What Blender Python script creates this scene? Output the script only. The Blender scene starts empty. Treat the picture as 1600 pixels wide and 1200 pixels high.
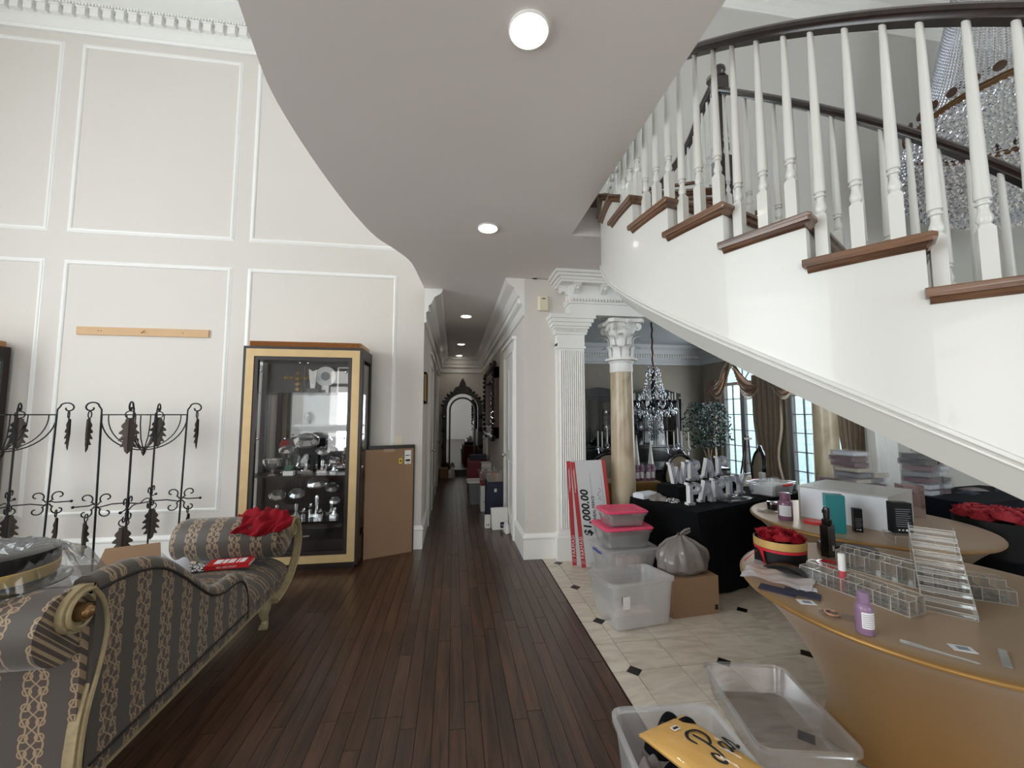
import bpy, math, random
from math import sin, cos, pi, radians as R
from mathutils import Vector, Matrix
random.seed(7)
scene = bpy.context.scene
C = scene.collection
# ---------------------------------------------------------------- camera
cam_d = bpy.data.cameras.new('camera'); cam = bpy.data.objects.new('camera', cam_d); C.objects.link(cam)
cam_d.sensor_width = 36.0; cam_d.lens = 625.0/1600*36; cam_d.clip_start = .02; cam_d.clip_end = 200
cam.location = (0, 0, 1.6); cam.rotation_euler = (R(90+4.392), 0, -R(8.35))
scene.camera = cam
# ---------------------------------------------------------------- world, exposure
w = bpy.data.worlds.new('sky'); scene.world = w; w.use_nodes = True
bg = w.node_tree.nodes['Background']; bg.inputs[0].default_value = (.80, .93, 1.0, 1); bg.inputs[1].default_value = 4.2
scene.view_settings.view_transform = 'Standard'; scene.view_settings.look = 'None'
scene.view_settings.gamma = 1; scene.view_settings.use_curve_mapping = False
scene.view_settings.exposure = 0.05
# ---------------------------------------------------------------- daylight through the windows of the great room, the entry and the dining room, plus an added rear fill
def area(name, loc, target, sx, sy, power, col):
    l = bpy.data.lights.new(name, 'AREA'); l.shape = 'RECTANGLE'; l.size = sx; l.size_y = sy; l.energy = power; l.color = col
    o = bpy.data.objects.new(name, l); C.objects.link(o); o.location = loc
    o.rotation_euler = (Vector(target)-Vector(loc)).to_track_quat('-Z', 'Y').to_euler()
    return o
area('great_room_window_light', (-6.35, .3, 2.25), (0, .3, 2.3), 4.6, 3.6, 160, (1, .98, .95))
area('entry_window_light', (4.9, -4.3, 2.2), (4.5, 0, 2.4), 2.6, 3.2, 75, (.86, .93, 1))
area('added_rear_fill_light', (-2.4, -4.45, 1.7), (-2.4, 0, 1.9), 3.0, 2.6, 125, (1, .98, .96))  # added fill behind the camera for soffit and facing walls, no window here
area('dining_window_light', (5.66, 7.37, 1.6), (0, 7.0, 1.2), 1.1, 2.2, 32, (.85, .94, 1))
area('dining_window_light', (5.66, 5.67, 1.6), (0, 5.4, 1.2), 1.0, 2.0, 26, (.85, .94, 1))
# ---------------------------------------------------------------- materials
def lin(c):
    c /= 255.0
    return c/12.92 if c <= .04045 else ((c+.055)/1.055)**2.4
def rgb(r, g, b): return (lin(r), lin(g), lin(b), 1)
def nt(name):
    m = bpy.data.materials.new(name); m.use_nodes = True
    t = m.node_tree; return m, t, t.nodes['Principled BSDF'], t.nodes, t.links
def mat(name, c, rough=.5, metal=0, var=.04, scale=12, bump=0, spec=.5, coat=0, sheen=0, bscale=None):
    m, t, p, N, L = nt(name)
    p.inputs['Roughness'].default_value = rough; p.inputs['Metallic'].default_value = metal
    p.inputs['Specular IOR Level'].default_value = spec
    p.inputs['Coat Weight'].default_value = coat; p.inputs['Sheen Weight'].default_value = sheen
    tc = N.new('ShaderNodeTexCoord'); no = N.new('ShaderNodeTexNoise'); no.inputs['Scale'].default_value = scale; no.inputs['Detail'].default_value = 4
    L.new(tc.outputs['Object'], no.inputs['Vector'])
    mx = N.new('ShaderNodeMix'); mx.data_type = 'RGBA'
    mx.inputs['A'].default_value = tuple(max(0, x*(1-var)) for x in c[:3])+(1,); mx.inputs['B'].default_value = tuple(min(1, x*(1+var)) for x in c[:3])+(1,)
    L.new(no.outputs['Fac'], mx.inputs['Factor']); L.new(mx.outputs['Result'], p.inputs['Base Color'])
    if bump:
        n2 = N.new('ShaderNodeTexNoise'); n2.inputs['Scale'].default_value = bscale or scale*6; L.new(tc.outputs['Object'], n2.inputs['Vector'])
        b = N.new('ShaderNodeBump'); b.inputs['Strength'].default_value = bump; b.inputs['Distance'].default_value = .01
        L.new(n2.outputs['Fac'], b.inputs['Height']); L.new(b.outputs['Normal'], p.inputs['Normal'])
    return m
def grain(name, c1, c2, rough=.35, axis=1, scale=6, stretch=12, coat=.2, objrand=.5):
    """wood: noise stretched along one axis, brightness varied per object"""
    m, t, p, N, L = nt(name)
    p.inputs['Roughness'].default_value = rough; p.inputs['Coat Weight'].default_value = coat; p.inputs['Coat Roughness'].default_value = .25
    tc = N.new('ShaderNodeTexCoord'); oi = N.new('ShaderNodeObjectInfo')
    mp = N.new('ShaderNodeMapping'); s = [scale*stretch]*3; s[axis] = scale; mp.inputs['Scale'].default_value = s
    ad = N.new('ShaderNodeVectorMath'); ad.operation = 'MULTIPLY_ADD'
    cmb = N.new('ShaderNodeCombineXYZ'); mu = N.new('ShaderNodeMath'); mu.operation = 'MULTIPLY'; mu.inputs[1].default_value = 37
    L.new(oi.outputs['Random'], mu.inputs[0])
    for i in range(3): L.new(mu.outputs[0], cmb.inputs[i])
    L.new(tc.outputs['Object'], mp.inputs['Vector'])
    v = N.new('ShaderNodeVectorMath'); L.new(mp.outputs[0], v.inputs[0]); L.new(cmb.outputs[0], v.inputs[1])
    no = N.new('ShaderNodeTexNoise'); no.inputs['Scale'].default_value = 1; no.inputs['Detail'].default_value = 6; no.inputs['Roughness'].default_value = .65; no.inputs['Distortion'].default_value = .6
    L.new(v.outputs[0], no.inputs['Vector'])
    rp = N.new('ShaderNodeValToRGB'); rp.color_ramp.elements[0].position = .3; rp.color_ramp.elements[1].position = .72
    rp.color_ramp.elements[0].color = c1; rp.color_ramp.elements[1].color = c2
    L.new(no.outputs['Fac'], rp.inputs['Fac'])
    hs = N.new('ShaderNodeHueSaturation'); mr = N.new('ShaderNodeMapRange'); mr.inputs['To Min'].default_value = 1-objrand; mr.inputs['To Max'].default_value = 1+objrand
    L.new(oi.outputs['Random'], mr.inputs['Value']); L.new(mr.outputs[0], hs.inputs['Value']); L.new(rp.outputs[0], hs.inputs['Color'])
    L.new(hs.outputs[0], p.inputs['Base Color'])
    b = N.new('ShaderNodeBump'); b.inputs['Strength'].default_value = .15; b.inputs['Distance'].default_value = .004
    L.new(no.outputs['Fac'], b.inputs['Height']); L.new(b.outputs[0], p.inputs['Normal'])
    return m
def marble(name, c1, c2, c3, rough=.2, scale=2.2, dist=1.5, stretch=(1, 1, 1), objrand=True):
    m, t, p, N, L = nt(name); p.inputs['Roughness'].default_value = rough
    tc = N.new('ShaderNodeTexCoord'); mp = N.new('ShaderNodeMapping'); mp.inputs['Scale'].default_value = stretch
    L.new(tc.outputs['Object'], mp.inputs['Vector'])
    vec = mp.outputs[0]
    if objrand:
        oi = N.new('ShaderNodeObjectInfo'); mu = N.new('ShaderNodeMath'); mu.operation = 'MULTIPLY'; mu.inputs[1].default_value = 53
        L.new(oi.outputs['Random'], mu.inputs[0]); v = N.new('ShaderNodeVectorMath'); L.new(vec, v.inputs[0]); L.new(mu.outputs[0], v.inputs[1]); vec = v.outputs[0]
    n1 = N.new('ShaderNodeTexNoise'); n1.inputs['Scale'].default_value = scale; n1.inputs['Detail'].default_value = 8; n1.inputs['Distortion'].default_value = dist
    L.new(vec, n1.inputs['Vector'])
    rp = N.new('ShaderNodeValToRGB'); e = rp.color_ramp.elements
    e[0].position = .3; e[0].color = c1; e[1].position = .7; e[1].color = c2
    k = e.new(.5); k.color = c3
    L.new(n1.outputs['Fac'], rp.inputs['Fac']); L.new(rp.outputs[0], p.inputs['Base Color'])
    return m
def clear(name, tint=(1, 1, 1), facing=.12, haze=0, hazecol=(.9, .9, .92), rough=.02, maxg=.9):
    """thin clear sheet: transparent, with fresnel gloss and an optional milky share"""
    m = bpy.data.materials.new(name); m.use_nodes = True; t = m.node_tree; N, L = t.nodes, t.links; N.clear()
    out = N.new('ShaderNodeOutputMaterial'); tr = N.new('ShaderNodeBsdfTransparent'); tr.inputs[0].default_value = tuple(tint)+(1,)
    gl = N.new('ShaderNodeBsdfGlossy'); gl.inputs['Roughness'].default_value = rough; gl.inputs[0].default_value = (1, 1, 1, 1)
    lw = N.new('ShaderNodeFresnel'); lw.inputs[0].default_value = 1.45
    ma = N.new('ShaderNodeMath'); ma.operation = 'MULTIPLY_ADD'; ma.inputs[1].default_value = maxg; ma.inputs[2].default_value = facing*.2; ma.use_clamp = True
    L.new(lw.outputs[0], ma.inputs[0])
    m1 = N.new('ShaderNodeMixShader'); L.new(ma.outputs[0], m1.inputs[0])
    base = tr.outputs[0]
    if haze:
        df = N.new('ShaderNodeBsdfDiffuse'); df.inputs[0].default_value = tuple(hazecol)+(1,)
        ts = N.new('ShaderNodeBsdfTranslucent'); ts.inputs[0].default_value = tuple(hazecol)+(1,)
        ms = N.new('ShaderNodeMixShader'); ms.inputs[0].default_value = .5; L.new(df.outputs[0], ms.inputs[1]); L.new(ts.outputs[0], ms.inputs[2])
        m2 = N.new('ShaderNodeMixShader'); m2.inputs[0].default_value = haze; L.new(tr.outputs[0], m2.inputs[1]); L.new(ms.outputs[0], m2.inputs[2]); base = m2.outputs[0]
    L.new(base, m1.inputs[1]); L.new(gl.outputs[0], m1.inputs[2]); L.new(m1.outputs[0], out.inputs[0])
    return m
def glow(name, c, s):
    m = bpy.data.materials.new(name); m.use_nodes = True; t = m.node_tree; p = t.nodes['Principled BSDF']
    p.inputs['Base Color'].default_value = c; p.inputs['Emission Color'].default_value = c; p.inputs['Emission Strength'].default_value = s
    return m
M = {}
M['wall'] = mat('wall_paint', rgb(214, 209, 202), .7, var=.015, scale=3, bump=.02, bscale=160)
M['wall_grey'] = mat('grey_wall_paint', rgb(196, 194, 188), .7, var=.015, scale=3)
M['trim'] = mat('white_trim_paint', rgb(236, 235, 231), .35, var=.01)
M['ceil'] = mat('ceiling_paint', rgb(236, 230, 226), .75, var=.01, scale=2)
M['stair_white'] = mat('stair_white_paint', rgb(214, 213, 207), .3, var=.01, scale=2, coat=.2)
M['plank'] = grain('dark_oak_plank', rgb(35, 23, 17), rgb(90, 62, 46), .30, axis=1, scale=2.2, stretch=14, coat=.25, objrand=.16)
M['tread'] = grain('walnut_tread', rgb(70, 47, 33), rgb(122, 86, 60), .3, axis=1, scale=3, stretch=10, coat=.4, objrand=.12)
M['rail'] = grain('dark_rail_wood', rgb(20, 14, 13), rgb(52, 36, 32), .28, axis=1, scale=3, stretch=8, coat=.4, objrand=.05)
M['tile'] = marble('cream_marble_tile', rgb(186, 174, 158), rgb(214, 204, 190), rgb(203, 192, 177), .22, 2.5, 2.2, (1, 3, 1))
M['inset'] = mat('black_inset', rgb(22, 22, 24), .25)
M['grout'] = mat('grout', rgb(140, 126, 108), .9)
M['subfloor'] = mat('dark_subfloor', rgb(14, 10, 8), .8)
M['colmarble'] = marble('beige_column_marble', rgb(164, 146, 120), rgb(204, 192, 170), rgb(188, 172, 146), .3, 2.0, 2.0, (1.6, 1.6, .7))
M['plaster'] = mat('carved_plaster', rgb(232, 231, 228), .5, var=.03)
M['dwall'] = mat('dining_wallpaper', rgb(150, 142, 128), .8, var=.12, scale=4)
M['lamp'] = glow('downlight_lens', (1, .93, .84, 1), 14)
M['chrome'] = mat('bright_metal', rgb(200, 200, 205), .15, 1)
M['black'] = mat('black_lacquer', rgb(14, 13, 15), .25, coat=.3)
M['glass'] = clear('clear_glass', facing=.05, maxg=.65)
M['pane'] = clear('window_glass', facing=.02, maxg=.5)
M['crystal'] = mat('crystal', rgb(225, 228, 236), .05, .85, var=.2, scale=60)
# ---------------------------------------------------------------- mesh helpers
class MB:
    def __init__(s): s.v = []; s.f = []; s.m = None
    def add(s, vs, fs):
        b = len(s.v)
        s.v += [tuple(p) for p in vs] if s.m is None else [tuple(s.m @ Vector(p)) for p in vs]
        s.f += [tuple(b+i for i in f) for f in fs]; return s
    def box(s, x0, x1, y0, y1, z0, z1):
        return s.add([(x0,y0,z0),(x1,y0,z0),(x1,y1,z0),(x0,y1,z0),(x0,y0,z1),(x1,y0,z1),(x1,y1,z1),(x0,y1,z1)],
                     [(3,2,1,0),(4,5,6,7),(0,1,5,4),(1,2,6,5),(2,3,7,6),(3,0,4,7)])
    def bev(s, x0, x1, y0, y1, z0, z1, b=.01):
        """box with the top edges chamfered"""
        s.add([(x0,y0,z0),(x1,y0,z0),(x1,y1,z0),(x0,y1,z0),(x0,y0,z1-b),(x1,y0,z1-b),(x1,y1,z1-b),(x0,y1,z1-b),
               (x0+b,y0+b,z1),(x1-b,y0+b,z1),(x1-b,y1-b,z1),(x0+b,y1-b,z1)],
              [(3,2,1,0),(0,1,5,4),(1,2,6,5),(2,3,7,6),(3,0,4,7),(4,5,9,8),(5,6,10,9),(6,7,11,10),(7,4,8,11),(8,9,10,11)]); return s
    def prism(s, poly, z0, z1):
        n = len(poly)
        return s.add([(x,y,z0) for x,y in poly]+[(x,y,z1) for x,y in poly],
                     [tuple(range(n-1,-1,-1)), tuple(range(n,2*n))]+[(i,(i+1)%n,n+(i+1)%n,n+i) for i in range(n)])
    def prism_y(s, poly, y0, y1):
        """polygon in x,z extruded along y"""
        n = len(poly)
        return s.add([(x,y0,z) for x,z in poly]+[(x,y1,z) for x,z in poly],
                     [tuple(range(n)), tuple(range(2*n-1,n-1,-1))]+[((i+1)%n,i,n+i,n+(i+1)%n) for i in range(n)])
    def prism_x(s, poly, x0, x1):
        n = len(poly)
        return s.add([(x0,y,z) for y,z in poly]+[(x1,y,z) for y,z in poly],
                     [tuple(range(n-1,-1,-1)), tuple(range(n,2*n))]+[(i,(i+1)%n,n+(i+1)%n,n+i) for i in range(n)])
    def lathe(s, prof, n=16, c=(0,0,0), cap=True, a0=0, a1=2*pi, sx=1, sy=1):
        full = abs(a1-a0-2*pi) < 1e-6; k = n if full else n+1
        vs = []
        for r, z in prof:
            for i in range(k):
                a = a0+(a1-a0)*i/n; vs.append((c[0]+r*cos(a)*sx, c[1]+r*sin(a)*sy, c[2]+z))
        fs = []
        for j in range(len(prof)-1):
            for i in range(n):
                i2 = (i+1) % k
                fs.append((j*k+i, j*k+i2, (j+1)*k+i2, (j+1)*k+i))
        if cap and full:
            fs.append(tuple(range(k-1,-1,-1))); fs.append(tuple((len(prof)-1)*k+i for i in range(k)))
        return s.add(vs, fs)
    def tube(s, path, r, n=6, closed=False, caps=True, flat=None):
        path = [Vector(p) for p in path]; m = len(path); vs = []
        rr = r if isinstance(r, (list, tuple)) else [r]*m
        prev = None
        for i, p in enumerate(path):
            a = path[i-1] if (i > 0 or closed) else p; b = path[(i+1) % m] if (i < m-1 or closed) else p
            t = (b-a)
            t = t.normalized() if t.length > 1e-9 else Vector((0,0,1))
            if prev is None:
                u = t.cross(Vector((0,0,1)));
                if u.length < 1e-3: u = t.cross(Vector((0,1,0)))
            else: u = prev - t*prev.dot(t)
            u.normalize(); prev = u; v = t.cross(u)
            for k in range(n):
                an = 2*pi*k/n+(pi/4 if n == 4 else 0); vs.append(p+(u*cos(an)+v*sin(an)*(flat or 1))*rr[i])
        fs = []
        for i in range(m if closed else m-1):
            i2 = (i+1) % m
            for k in range(n): fs.append((i*n+k, i*n+(k+1) % n, i2*n+(k+1) % n, i2*n+k))
        if caps and not closed: fs += [tuple(range(n-1,-1,-1)), tuple((m-1)*n+k for k in range(n))]
        return s.add(vs, fs)
    def cyl(s, p0, p1, r0, r1=None, n=12): return s.tube([p0, p1], [r0, r0 if r1 is None else r1], n)
    def ball(s, c, r, n=8, m=6, sz=1):
        return s.lathe([(max(1e-4, r*sin(pi*j/m)), -r*sz*cos(pi*j/m)) for j in range(m+1)], n, c, cap=False)
    def octa(s, c, r, h=None):
        x, y, z = c; h = h or r
        return s.add([(x-r,y,z),(x+r,y,z),(x,y-r,z),(x,y+r,z),(x,y,z-h),(x,y,z+h)],
                     [(0,2,5),(2,1,5),(1,3,5),(3,0,5),(2,0,4),(1,2,4),(3,1,4),(0,3,4)])
    def grid(s, fn, nu, nv, closed_u=False, thick=0):
        k = nu if closed_u else nu+1
        vs = [fn(i/nu, j/nv) for j in range(nv+1) for i in range(k)]
        fs = [(j*k+i, j*k+(i+1) % k, (j+1)*k+(i+1) % k, (j+1)*k+i) for j in range(nv) for i in range(nu)]
        return s.add(vs, fs)
    def sweep(s, prof, path, closed=False, side=1):
        """profile (offset to the right of the walking direction, height) along a path of (x, y, z); mitred in plan"""
        m = len(path); vs = []; n = len(prof)
        for i in range(m):
            p = Vector(path[i]); a = Vector(path[i-1]) if (i > 0 or closed) else None; b = Vector(path[(i+1) % m]) if (i < m-1 or closed) else None
            d1 = (p-a).to_2d().normalized() if a is not None else None; d2 = (b-p).to_2d().normalized() if b is not None else None
            n1 = Vector((d1.y, -d1.x)) if d1 else None; n2 = Vector((d2.y, -d2.x)) if d2 else None
            if n1 is None: nn, k = n2, 1
            elif n2 is None: nn, k = n1, 1
            else:
                nn = (n1+n2).normalized(); k = 1/max(.3, nn.dot(n1))
            for o, h in prof: vs.append((p.x+nn.x*o*k*side, p.y+nn.y*o*k*side, p.z+h))
        fs = []
        for i in range(m if closed else m-1):
            i2 = (i+1) % m
            for j in range(n): fs.append((i*n+j, i*n+(j+1) % n, i2*n+(j+1) % n, i2*n+j))
        if not closed: fs += [tuple(range(n)), tuple((m-1)*n+k for k in range(n-1,-1,-1))]
        return s.add(vs, fs)
    def mesh(s, name, smooth=False):
        me = bpy.data.meshes.new(name); me.from_pydata(s.v, [], s.f); me.update()
        import bmesh
        bm = bmesh.new(); bm.from_mesh(me)
        if smooth: bmesh.ops.remove_doubles(bm, verts=bm.verts, dist=1e-5)
        bmesh.ops.recalc_face_normals(bm, faces=bm.faces); bm.to_mesh(me); bm.free()
        if smooth:
            me.polygons.foreach_set('use_smooth', [True]*len(me.polygons))
            try: me.set_sharp_from_angle(angle=R(40))
            except Exception: pass
        return me
def obj(name, mb, m, parent=None, smooth=False, kind=None):
    me = mb.mesh(name, smooth) if isinstance(mb, MB) else mb
    if m is not None and not me.materials: me.materials.append(M[m] if isinstance(m, str) else m)
    o = bpy.data.objects.new(name, me); C.objects.link(o)
    if parent is not None: o.parent = parent
    if kind: o['kind'] = kind
    return o
def put(o, loc=None, rz=None, rot=None, sc=None):
    if loc is not None: o.location = loc
    if rz is not None: o.rotation_euler = (0, 0, rz)
    if rot is not None: o.rotation_euler = rot
    if sc is not None: o.scale = sc if isinstance(sc, (tuple, list)) else (sc,)*3
    return o
def thing(name, label, cat, loc=(0,0,0), rz=0, group=None):
    o = bpy.data.objects.new(name, None); C.objects.link(o); o.empty_display_size = .05
    o.location = loc; o.rotation_euler = (0, 0, rz); o['label'] = label; o['category'] = cat
    if group: o['group'] = group
    return o
def tag(o, label, cat, group=None):
    o['label'] = label; o['category'] = cat
    if group: o['group'] = group
    return o
def struct(name, mb, m, parent=None, label=None, smooth=False):
    o = obj(name, mb, m, parent, smooth)
    if parent is None: o['kind'] = 'structure'
    if label: o['label'] = label
    return o
def dup(root, loc, rz=0, label=None, group=None, sc=None):
    r = root.copy(); C.objects.link(r); r.location = loc; r.rotation_euler = (0, 0, rz)
    if sc is not None: r.scale = (sc, sc, sc) if not isinstance(sc, tuple) else sc
    if label: r['label'] = label
    if group: r['group'] = group
    for ch in list(root.children):
        c = ch.copy(); C.objects.link(c); c.parent = r
        for g in ch.children:
            d = g.copy(); C.objects.link(d); d.parent = c
    return r
def text_mesh(body, size, ext=.0006, align='CENTER', shear=0, space=1.0, bold=0):
    cu = bpy.data.curves.new('lettering', 'FONT'); cu.body = body; cu.size = size; cu.extrude = ext; cu.align_x = align; cu.align_y = 'CENTER'; cu.shear = shear; cu.space_character = space; cu.resolution_u = 3; cu.offset = bold
    o = bpy.data.objects.new('lettering', cu); C.objects.link(o)
    dg = bpy.context.evaluated_depsgraph_get(); me = bpy.data.meshes.new_from_object(o.evaluated_get(dg))
    bpy.data.objects.remove(o); bpy.data.curves.remove(cu); me.name = 'lettering'
    return me
def lettering(body, size, m, parent, loc, rot, ext=.0006, align='CENTER', shear=0, space=1.0, name='lettering', sc=None, bold=0):
    o = obj(name, text_mesh(body, size, ext, align, shear, space, bold), m, parent); put(o, loc, rot=rot, sc=sc); return o
# ---------------------------------------------------------------- structure: floors
YB = 5.04; ZS = 3.19; XT = .992; HL = -.37; HR = .81; YE = 11.15; YP = 4.51
fl = struct('floor', MB().box(-6.5, XT, -4.6, 11.6, -.06, -.012), 'subfloor', label='dark oak plank floor')
PW = .083
def plank(mb, x0, x1, y0, y1, g=.0005):
    b = .0008
    mb.add([(x0+g,y0+g,-.02),(x1-g,y0+g,-.02),(x1-g,y1-g,-.02),(x0+g,y1-g,-.02),(x0+g+b,y0+g+b,0),(x1-g-b,y0+g+b,0),(x1-g-b,y1-g-b,0),(x0+g+b,y1-g-b,0)],
           [(4,5,6,7),(0,1,5,4),(1,2,6,5),(2,3,7,6),(3,0,4,7)])
rest = MB(); rr = random.Random(3)
nrow = int((XT+6.5)/PW)
for i in range(nrow):
    x1 = XT-i*PW; x0 = x1-PW
    y = -4.6+rr.random()*1.2; ymax = 11.6 if HL-.1 < x1 and x0 < HR+.1 else YB
    if x0 > HR+.05: ymax = 4.6
    last = -4.6
    while last < ymax:
        y2 = min(last+.55+rr.random()*1.1, ymax)
        if x1 > -1.95 and y2 > .95 and last < 5.4:
            mb = MB(); L_ = y2-last; plank(mb, -PW/2, PW/2, -L_/2, L_/2)
            put(obj('plank', mb, 'plank', fl), ((x0+x1)/2, (last+y2)/2, 0))
        else: plank(rest, x0, x1, last, y2)
        last = y2
obj('plank_field', rest, 'plank', fl, kind='stuff')
# cream marble tiles with black diamond insets
fm = struct('floor_marble', MB().box(XT, 8.2, -4.6, 9, -.06, -.006), 'grout', label='cream marble tile floor with black diamond insets')
TP = .3075; TX = 1.1425; TY = 2.50; CUT = .052; gp = .0018
def tile_poly(corner, x0=0, x1=TP):
    pts = [(x0+gp, gp), (x1-gp, gp), (x1-gp, TP-gp), (x0+gp, TP-gp)]
    out = []
    for i, p in enumerate(pts):
        if i == corner:
            sx = 1 if i in (0, 3) else -1; sy = 1 if i in (0, 1) else -1
            a = (p[0]+sx*CUT, p[1]); b = (p[0], p[1]+sy*CUT)
            out += [b, a] if i in (0, 2) else [a, b]
        else: out.append(p)
    return out
tmesh = {}
for c in range(4):
    tmesh[c] = MB().prism(tile_poly(c), -.01, 0).mesh('tile')
    tmesh[c, 'cut'] = MB().prism(tile_poly(c, TP-(TX-XT)+.002, TP), -.01, 0).mesh('tile')
dia = MB().prism([(-CUT+.003, 0), (0, -CUT+.003), (CUT-.003, 0), (0, CUT-.003)], -.01, .0002).mesh('diamond_inset')
trest = MB(); drest = MB()
for i in range(-1, 23):
    for j in range(-23, 21):
        x = TX+i*TP; y = TY+j*TP
        # inset points sit on even lattice corners
        ci = 0 if i % 2 == 0 and j % 2 == 0 else 1 if i % 2 and j % 2 == 0 else 2 if i % 2 and j % 2 else 3
        key = (ci, 'cut') if i == -1 else ci
        if i < 7 and -5 <= j < 7:
            put(obj('tile', tmesh[key], 'tile', fm), (x, y, 0))
            if i % 2 == 0 and j % 2 == 0: put(obj('diamond_inset', dia, 'inset', fm), (x, y, 0))
        else:
            p = tile_poly(ci, TP-(TX-XT)+.002, TP) if i == -1 else tile_poly(ci)
            trest.prism([(x+a, y+b) for a, b in p], -.01, 0)
            if i % 2 == 0 and j % 2 == 0: drest.prism([(x-CUT+.003, y), (x, y-CUT+.003), (x+CUT-.003, y), (x, y+CUT-.003)], -.01, .0002)
obj('tile_field', trest, 'tile', fm, kind='stuff'); obj('inset_field', drest, 'inset', fm, kind='stuff')
obj('threshold_strip', MB().box(XT-.004, XT+.006, -4.6, 4.45, -.01, .0025), 'subfloor', fm)
# ---------------------------------------------------------------- walls
wb = struct('wall_back', MB().box(-6.5, HL, YB, YB+.15, 0, 6.5), 'wall', label='tall greige wall with white picture-frame mouldings')
wl = struct('wall_left', MB().box(-6.65, -6.5, -4.6, -2.1, 0, 6.5).box(-6.65, -6.5, 2.7, 5.2, 0, 6.5).box(-6.65, -6.5, -2.1, 2.7, 0, .6).box(-6.65, -6.5, -2.1, 2.7, 5.4, 6.5), 'wall')
wf = struct('wall_front', MB().box(-6.5, 3.5, -4.75, -4.6, 0, 6.5).box(6.3, 8.2, -4.75, -4.6, 0, 7.4).box(3.5, 6.3, -4.75, -4.6, 4.5, 7.4).box(3.5, 6.3, -4.75, -4.6, 0, .7), 'wall')
hl = struct('wall_hall_left', MB().box(HL-.15, HL, YB+.15, YE, 0, ZS), 'wall')
hr = struct('wall_hall_right', MB().box(HR, HR+.15, YP, YE, 0, ZS), 'wall')
he = struct('wall_hall_end', MB().box(HL-.15, HR+.15, YE, YE+.12, 0, ZS), 'wall')
pier = struct('wall_pier', MB().box(HR+.15, 1.5, YP, YP+.15, 0, ZS), 'wall')
wr = struct('wall_right', MB().box(8.2, 8.35, -4.75, 4.6, 0, 7.4), 'wall_grey')
wd = struct('wall_stair_hall', MB().box(5.4, 8.2, 4.47, 4.6, 0, ZS).box(.9, 8.2, 4.47, 4.6, ZS, 7.4), 'wall_grey')
# dining room: far wall, window wall with two openings, left wall
DX = 5.75; DY = 8.6
dback = struct('wall_dining_back', MB().box(.96, DX+.2, DY, DY+.12, 0, ZS), 'dwall')
w1a, w1b, w2a, w2b = 6.78, 7.98, 5.12, 6.24
mbw = MB()
for y0, y1 in ((4.6, w2a), (w2b, w1a), (w1b, DY)): mbw.box(DX, DX+.2, y0, y1, 0, ZS)
for y0, y1 in ((w1a, w1b), (w2a, w2b)):
    mbw.box(DX, DX+.2, y0, y1, 0, .25)
    cy = (y0+y1)/2; rad = (y1-y0)/2; zs = 2.25; n = 10
    arc = [(cy+rad*cos(pi*i/n), zs+rad*sin(pi*i/n)*.95) for i in range(n+1)]
    for i in range(n):
        (ya, za), (yb, zb) = arc[i], arc[i+1]
        mbw.add([(DX,ya,za),(DX,yb,zb),(DX,yb,ZS),(DX,ya,ZS),(DX+.2,ya,za),(DX+.2,yb,zb),(DX+.2,yb,ZS),(DX+.2,ya,ZS)], [(0,1,2,3),(7,6,5,4),(0,4,5,1)])
dwin = struct('wall_dining_window', mbw, 'dwall')
struct('floor_dining_rug', MB().box(1.2, 5.7, 4.9, 8.5, .0005, .006), mat('dark_rug', rgb(58, 48, 42), .95, var=.2, scale=30), label='dark rug on the dining room floor')
# ceilings
edge = [(-.379,4.99),(-.40,4.75),(-.45,4.20),(-.56,3.90),(-.70,3.62),(-.79,3.25),(-.85,2.85),(-.89,2.45),(-.905,2.15),(-.90,1.95),(-.875,1.78),(-.845,1.6),(-.81,1.4),(-.77,1.15),(-.70,.8),(-.60,.4),(-.45,-.2)]
def smooth_path(pts, k=4):
    out = []
    for i in range(len(pts)-1):
        p0 = Vector(pts[max(0, i-1)]); p1 = Vector(pts[i]); p2 = Vector(pts[i+1]); p3 = Vector(pts[min(len(pts)-1, i+2)])
        for j in range(k):
            t = j/k
            out.append(tuple(.5*((2*p1)+(-p0+p2)*t+(2*p0-5*p1+4*p2-p3)*t*t+(-p0+3*p1-3*p2+p3)*t**3)))
    out.append(tuple(pts[-1])); return out
se = smooth_path(edge, 4)
ZF = 3.478
poly = [(HL, YB+.1)]+se+[(1.02, -.2), (1.02, 3.33), (1.31, 3.32), (1.955, 2.95), (2.25, 3.4), (2.35, 3.9), (2.4, 4.47), (.96, 4.47), (.96, YB+.1)]
struct('ceiling_gallery', MB().prism(poly, ZS, ZF-.02), 'ceil', label='flat white soffit under the upper gallery')
struct('ceiling_hall', MB().box(HL-.15, HR+.15, YB+.1, YE+.1, ZS, ZS+.1), 'ceil')
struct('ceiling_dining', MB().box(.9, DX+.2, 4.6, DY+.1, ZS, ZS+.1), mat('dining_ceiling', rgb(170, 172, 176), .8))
struct('ceiling_great_room', MB().box(-6.65, 1.0, -4.75, 5.2, 6.46, 6.6), 'ceil')
struct('ceiling_stair_hall', MB().box(1.0, 8.35, -4.75, 4.6, 7.4, 7.5).box(.9, 1.0, -4.75, 4.6, 6.46, 7.5), 'ceil')
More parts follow.
